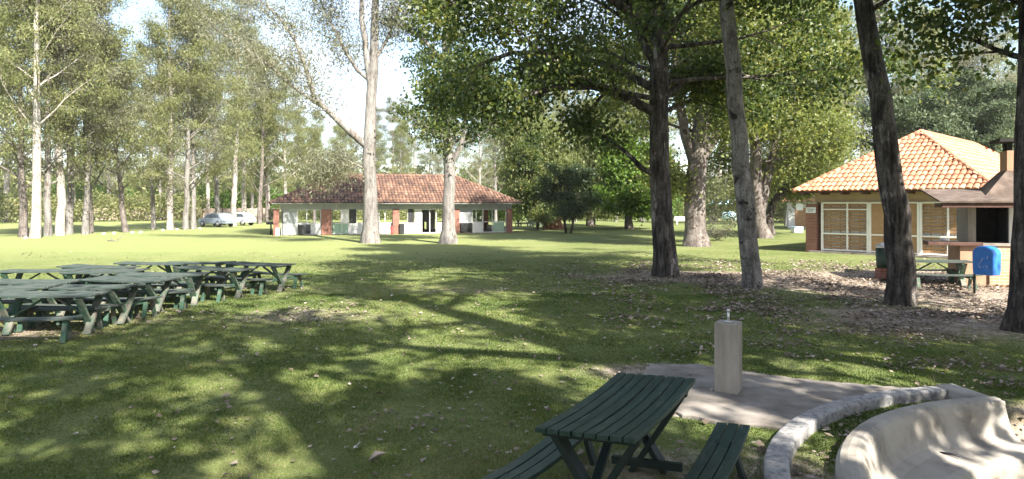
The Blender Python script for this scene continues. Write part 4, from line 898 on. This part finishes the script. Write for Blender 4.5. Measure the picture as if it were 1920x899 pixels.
o = sweep(bpf, 97.5, 215, 90, 2, .0015).build('bench', M['plaster'], pl)
cp = MB(); pr = []
for a in (97.2, 100.6):
    for r in (3.30, 4.10): pr.append((math.cos(R(a)) * r, math.sin(R(a)) * r))
cp.prism([pr[0], pr[1], pr[3], pr[2]], -.4, .115); cp.build('end_wall', M['plaster'], pl, .02)
t = empty('twig', (PC[0] + 3.02 * math.cos(R(119)), PC[1] + 3.02 * math.sin(R(119)), -.272), R(-40)); tag(t, 'short black twig lying on the white bench seat', 'twig')
q = MB(); q.tube([(-.09, 0, .012), (0, .01, .014), (.1, -.01, .012)], [.008, .012, .007], 6); q.build('stick', M['black'], t)

# ------------------------------------------------------------------ bins by the house
t = empty('blue_bin', G(1850, 553), R(-65)); tag(t, 'blue plastic bin with rounded top hung on a black post', 'bin')
prof = [(-.24, .52), (.24, .52), (.26, .62), (.27, 1.08)] + [(.27 * math.cos(R(a)), 1.08 + .2 * math.sin(R(a))) for a in range(15, 180, 15)] + [(-.27, 1.08), (-.26, .62)]
q = MB(); n = len(prof); dp = .36
q.add([(x, -dp / 2, z) for x, z in prof] + [(x, dp / 2, z) for x, z in prof], [tuple(range(n)), tuple(reversed(range(n, 2 * n)))] + [(i, n + i, n + (i + 1) % n, (i + 1) % n) for i in range(n)]); q.build('body', M['blue'], t, .03)
q = MB(); q.tube([(-.31, 0, 0), (-.31, 0, .95)], [.03, .03], 8); q.b2((-.3, -.02, .7), (-.262, .02, .75)); q.build('post', M['black'], t)
q = MB(); rr = random.Random(4)
for k in range(9): x, z = rr.uniform(-.1, .14), rr.uniform(.66, 1.02); q.bar((x, -dp / 2 - .004, z), (x + rr.uniform(-.07, .07), -dp / 2 - .004, z + rr.uniform(.03, .1)), .004, .016, (0, 1, 0))
q.build('scuff_marks', M['cloth_pale'], t)
t = empty('green_bin', G(1655, 524)); tag(t, 'dark green round bin with a metal dome lid on a brick stub', 'bin')
q = MB(); q.tube([(0, 0, .36), (0, 0, .5), (0, 0, 1.0)], [.17, .19, .205], 20); q.build('body', M['bin_green'], t)
q = MB(); q.tube([(0, 0, 1.0), (0, 0, 1.06), (0, 0, 1.12), (0, 0, 1.15)], [.215, .2, .13, .04], 20); q.build('lid', M['metal'], t)
q = MB(); q.b2((-.16, -.16, 0), (.16, .16, .36)); q.build('stub', M['brick'], t)

# ------------------------------------------------------------------ cars, fence, small far things
def car(label, loc, rz, m, sc=1.0):
    root = empty('parked_car', loc, rz); tag(root, label, 'car', 'cars parked under the far eucalyptus')
    prof = [(-2.0, .35), (-2.02, .7), (-1.85, .95), (-1.35, 1.42), (-.2, 1.5), (.55, 1.38), (1.15, .98), (1.9, .82), (2.02, .6), (2.0, .35)]; n = len(prof)
    def side(y, k): return [(x, y * (1 - .13 * max(0, z - .9)), z) for x, z in prof]
    q = MB(); q.add(side(-.82, 0) + side(.82, 0), [tuple(range(n)), tuple(reversed(range(n, 2 * n)))] + [(i, n + i, n + (i + 1) % n, (i + 1) % n) for i in range(n)]); b = q.build('body', m, root, .05)
    for s in (-1, 1):
        q = MB(); y = s * .815
        for poly in ([(-1.5, 1.0), (-1.2, 1.36), (-.45, 1.41), (-.45, .98)], [(-.38, .98), (-.38, 1.41), (.45, 1.32), (.95, .97)]):
            vs = [(x, s * (.825 - .82 * .13 * max(0, z - .9)), z) for x, z in poly]; vs2 = [(x, yy - s * .02, z) for x, yy, z in vs]; q.add(vs + vs2, [(0, 1, 2, 3), (7, 6, 5, 4), (0, 4, 5, 1), (1, 5, 6, 2), (2, 6, 7, 3), (3, 7, 4, 0)])
        q.build('side_window', M['glass'], root)
    q = MB(); q.add([(.62, -.66, 1.375), (.62, .66, 1.375), (1.13, .72, 1.02), (1.13, -.72, 1.02), (.60, -.66, 1.345), (.60, .66, 1.345), (1.11, .72, .99), (1.11, -.72, .99)], [(0, 1, 2, 3), (7, 6, 5, 4), (0, 4, 5, 1), (1, 5, 6, 2), (2, 6, 7, 3), (3, 7, 4, 0)]); q.build('windscreen', M['glass'], root)
    for x in (-1.3, 1.25):
        for s in (-1, 1):
            q = MB(); q.tube([(x, s * .72, .32), (x, s * .88, .32)], [.32, .32], 18); wl = q.build('wheel', M['black'], root)
            q = MB(); q.tube([(x, s * .885, .32), (x, s * .90, .32)], [.19, .18], 14); q.build('rim', M['metal'], wl)
    for s in (-1, 1):
        q = MB(); q.box((1.98, s * .62, .7), (.12, .28, .14)); q.build('headlight', M['paper'], root, .02)
    return root
car('silver grey hatchback parked behind a eucalyptus trunk', G(406, 425.5), R(150), M['car_silver'])
car('white car parked beyond the silver hatchback', G(444, 423), R(168), M['car_white'])
f0, f1 = Vector((-66, 104, 0)), Vector((-50, 106, 0))
fe = empty('brown_fence', f0, math.atan2(f1.y - f0.y, f1.x - f0.x)); tag(fe, 'pale brown boarded fence beyond the row of eucalyptus', 'fence')
q = MB(); Lf = 30
for x in np.arange(0, Lf, .2): q.b2((x, 0, .1), (x + .185, .03, 1.85 + .06 * math.sin(x * 7.3)))
q.build('panel', M['fence_wood'], fe)
for x in np.arange(0, Lf + .1, 3):
    q = MB(); q.b2((x - .07, -.15, 0), (x + .07, -.005, 2.1)); q.build('post', M['dark_wood'], fe)
gs = 'white stones edging the far lawn'; sto = None
for px, py in ((48, 448), (195, 440), (214, 439), (248, 437.5), (264, 437), (306, 433), (332, 431.5), (375, 430)):
    if sto is None:
        q = MB(); vs = []; rr = random.Random(2); q.tube([(0, 0, -.05), (0, 0, .05), (0, 0, .1), (0, 0, .15)], [.13, .15, .12, .04], 9, .25, 5); sto = q.build('edging_stone', M['stone']); o = sto
    else: o = sto.copy(); COL.objects.link(o)
    o.location = G(px, py); o.rotation_euler = (0, 0, px); tag(o, 'white stone on the edge of the far lawn below the eucalyptus row', 'stone', gs)
q = MB(); rr = random.Random(3)
q.tube(path(Vector((-.7, 0, .05)), Vector((1, .2, .05)), 1.5, 6, 0, .15, rr), [.04, .035, .03, .025, .02, .015, .01], 6); q.tube(path(Vector((-.1, .05, .08)), Vector((.6, .3, .6)), .7, 4, 0, .1, rr), [.025, .02, .015, .01, .005], 5); q.tube(path(Vector((-.4, 0, .08)), Vector((-.5, .2, .6)), .5, 4, 0, .1, rr), [.025, .02, .015, .01, .005], 5)
o = q.build('fallen_branch', M['bark_grey']); o.location = G(222, 453); tag(o, 'grey fallen branch lying on the sunny far lawn', 'branch')
# things seen far off between the broad-leaved trunks
t = empty('white_bench', G(1278, 421), R(5)); tag(t, 'small white bench on the far lawn between two trunks', 'bench')
q = MB(); q.b2((-.8, -.2, .42), (.8, .2, .48)); q.build('seat', M['white_paint'], t, .01)
q = MB(); q.b2((-.8, .2, .5), (.8, .25, .92)); q.build('backrest', M['white_paint'], t, .01)
for x in (-.6, .6): q = MB(); q.b2((x - .05, -.18, 0), (x + .05, .18, .42)); q.build('leg', M['white_paint'], t)
t = empty('canopy_tent', G(1366, 410), 0); tag(t, 'pale flat-topped canopy far off between the trunks', 'canopy')
q = MB(); q.add([(-3.2, -2, 2.5), (3.2, -2, 2.5), (3.2, 2, 2.5), (-3.2, 2, 2.5), (-2.5, 0, 3.3), (2.5, 0, 3.3)], [(0, 1, 5, 4), (1, 2, 5), (2, 3, 4, 5), (3, 0, 4), (3, 2, 1, 0)]); q.build('roof', M['pale_blue'], t)
for x in (-3.1, 3.1):
    for y in (-1.9, 1.9): q = MB(); q.tube([(x, y, 0), (x, y, 2.5)], [.05, .05], 6); q.build('post', M['metal'], t)
t = empty('blue_tank', G(1366, 413), 0); tag(t, 'pale blue water tank standing under the far canopy', 'tank')
q = MB(); q.tube([(0, 0, 0), (0, 0, 1.0), (0, 0, 1.25), (0, 0, 1.35)], [1.2, 1.2, .9, .2], 20); q.build('shell', M['pale_blue'], t)
t = empty('cooler_box', G(1494, 437), R(20)); tag(t, 'white and blue cooler box on the grass by the house corner', 'cooler')
q = MB(); q.b2((-.45, -.25, .03), (.45, .25, .42)); q.build('body', M['paper'], t, .03)
q = MB(); q.b2((-.47, -.27, .42), (.47, .27, .52)); q.build('lid', M['pale_blue'], t, .02)
t = empty('folding_table', G(1492, 424), R(8)); tag(t, 'dark folding table behind the cooler box by the house corner', 'table')
q = MB(); q.b2((-.9, -.35, .72), (.9, .35, .77)); q.build('tabletop', M['glass'], t, .01)
for x in (-.75, .75):
    for y in (-.28, .28): q = MB(); q.tube([(x, y, 0), (x, y, .72)], [.025, .025], 6); q.build('leg', M['metal'], t)
t = empty('outbuilding', G(1500, 421), R(-20)); t.location = Vector((31.0, 68, 0)); tag(t, 'pale outbuilding with a red tiled roof half hidden by the tiled house', 'building')
q = MB(); q.b2((-3.2, 0, 0), (5, 5, 2.7)); q.build('wall', M['white_wall'], t)
q = MB(); q.b2((-2.6, -.03, .1), (-1.5, .02, 2.1)); q.build('door', M['tan_board'], t)
mb = MB(); tn = []; tiles(mb, tn, (-3.8, -.6, 2.7), (5.6, -.6, 2.7), (5.6, 2.5, 4.0), (-3.8, 2.5, 4.0), .3, .5, .07, 31); tiles(mb, tn, (5.6, 5.6, 2.7), (-3.8, 5.6, 2.7), (-3.8, 2.5, 4.0), (5.6, 2.5, 4.0), .3, .5, .07, 32); roof_build('roof', mb, tn, M['tile_orange'], t)
# single scraps lying in front
def scrap(name, label, cat, px, py, size, m, yaw, curl, mt):
    rg = np.random.default_rng(int(px)); p = G(px, py); p.z += .04
    o = np_mesh(name, leaf_shape(np.array([[0, 0, 0.0]]), np.array([yaw]), np.array([size]), np.array([.1]), np.array([curl]), rg), 4, m, np.array([mt, mt])); o.location = p; tag(o, label, cat)
scrap('fallen_leaf', 'large curled pale brown leaf lying on the open front lawn', 'leaf', 707, 868, .17, M['litter'], .4, .35, .75)
scrap('fallen_leaf', 'tan curled leaf on the sunlit lawn beside a tiny green one', 'leaf', 421, 752, .14, M['litter'], .2, .3, .6)
scrap('paper_scrap', 'small white crumpled paper scrap on the front lawn', 'litter', 669, 846, .09, M['paper'], 1.0, .5, .5)


# ------------------------------------------------------------------ haze: thin bright air over the far park
hm = bpy.data.materials.new('haze'); hm.use_nodes = True; ht_ = hm.node_tree; ht_.nodes.remove(ht_.nodes['Principled BSDF'])
hv_ = ht_.nodes.new('ShaderNodeVolumePrincipled'); hv_.inputs['Density'].default_value = .00022; hv_.inputs['Color'].default_value = (.97, .97, .95, 1)
ht_.links.new(hv_.outputs['Volume'], ht_.nodes['Material Output'].inputs['Volume'])
q = MB(); q.b2((-1000, -260, -1.8), (1000, 1600, 42)); o = q.build('haze', hm); tag(o, 'thin bright haze in the air', 'haze', kind='stuff')
SC.cycles.volume_bounces = 0
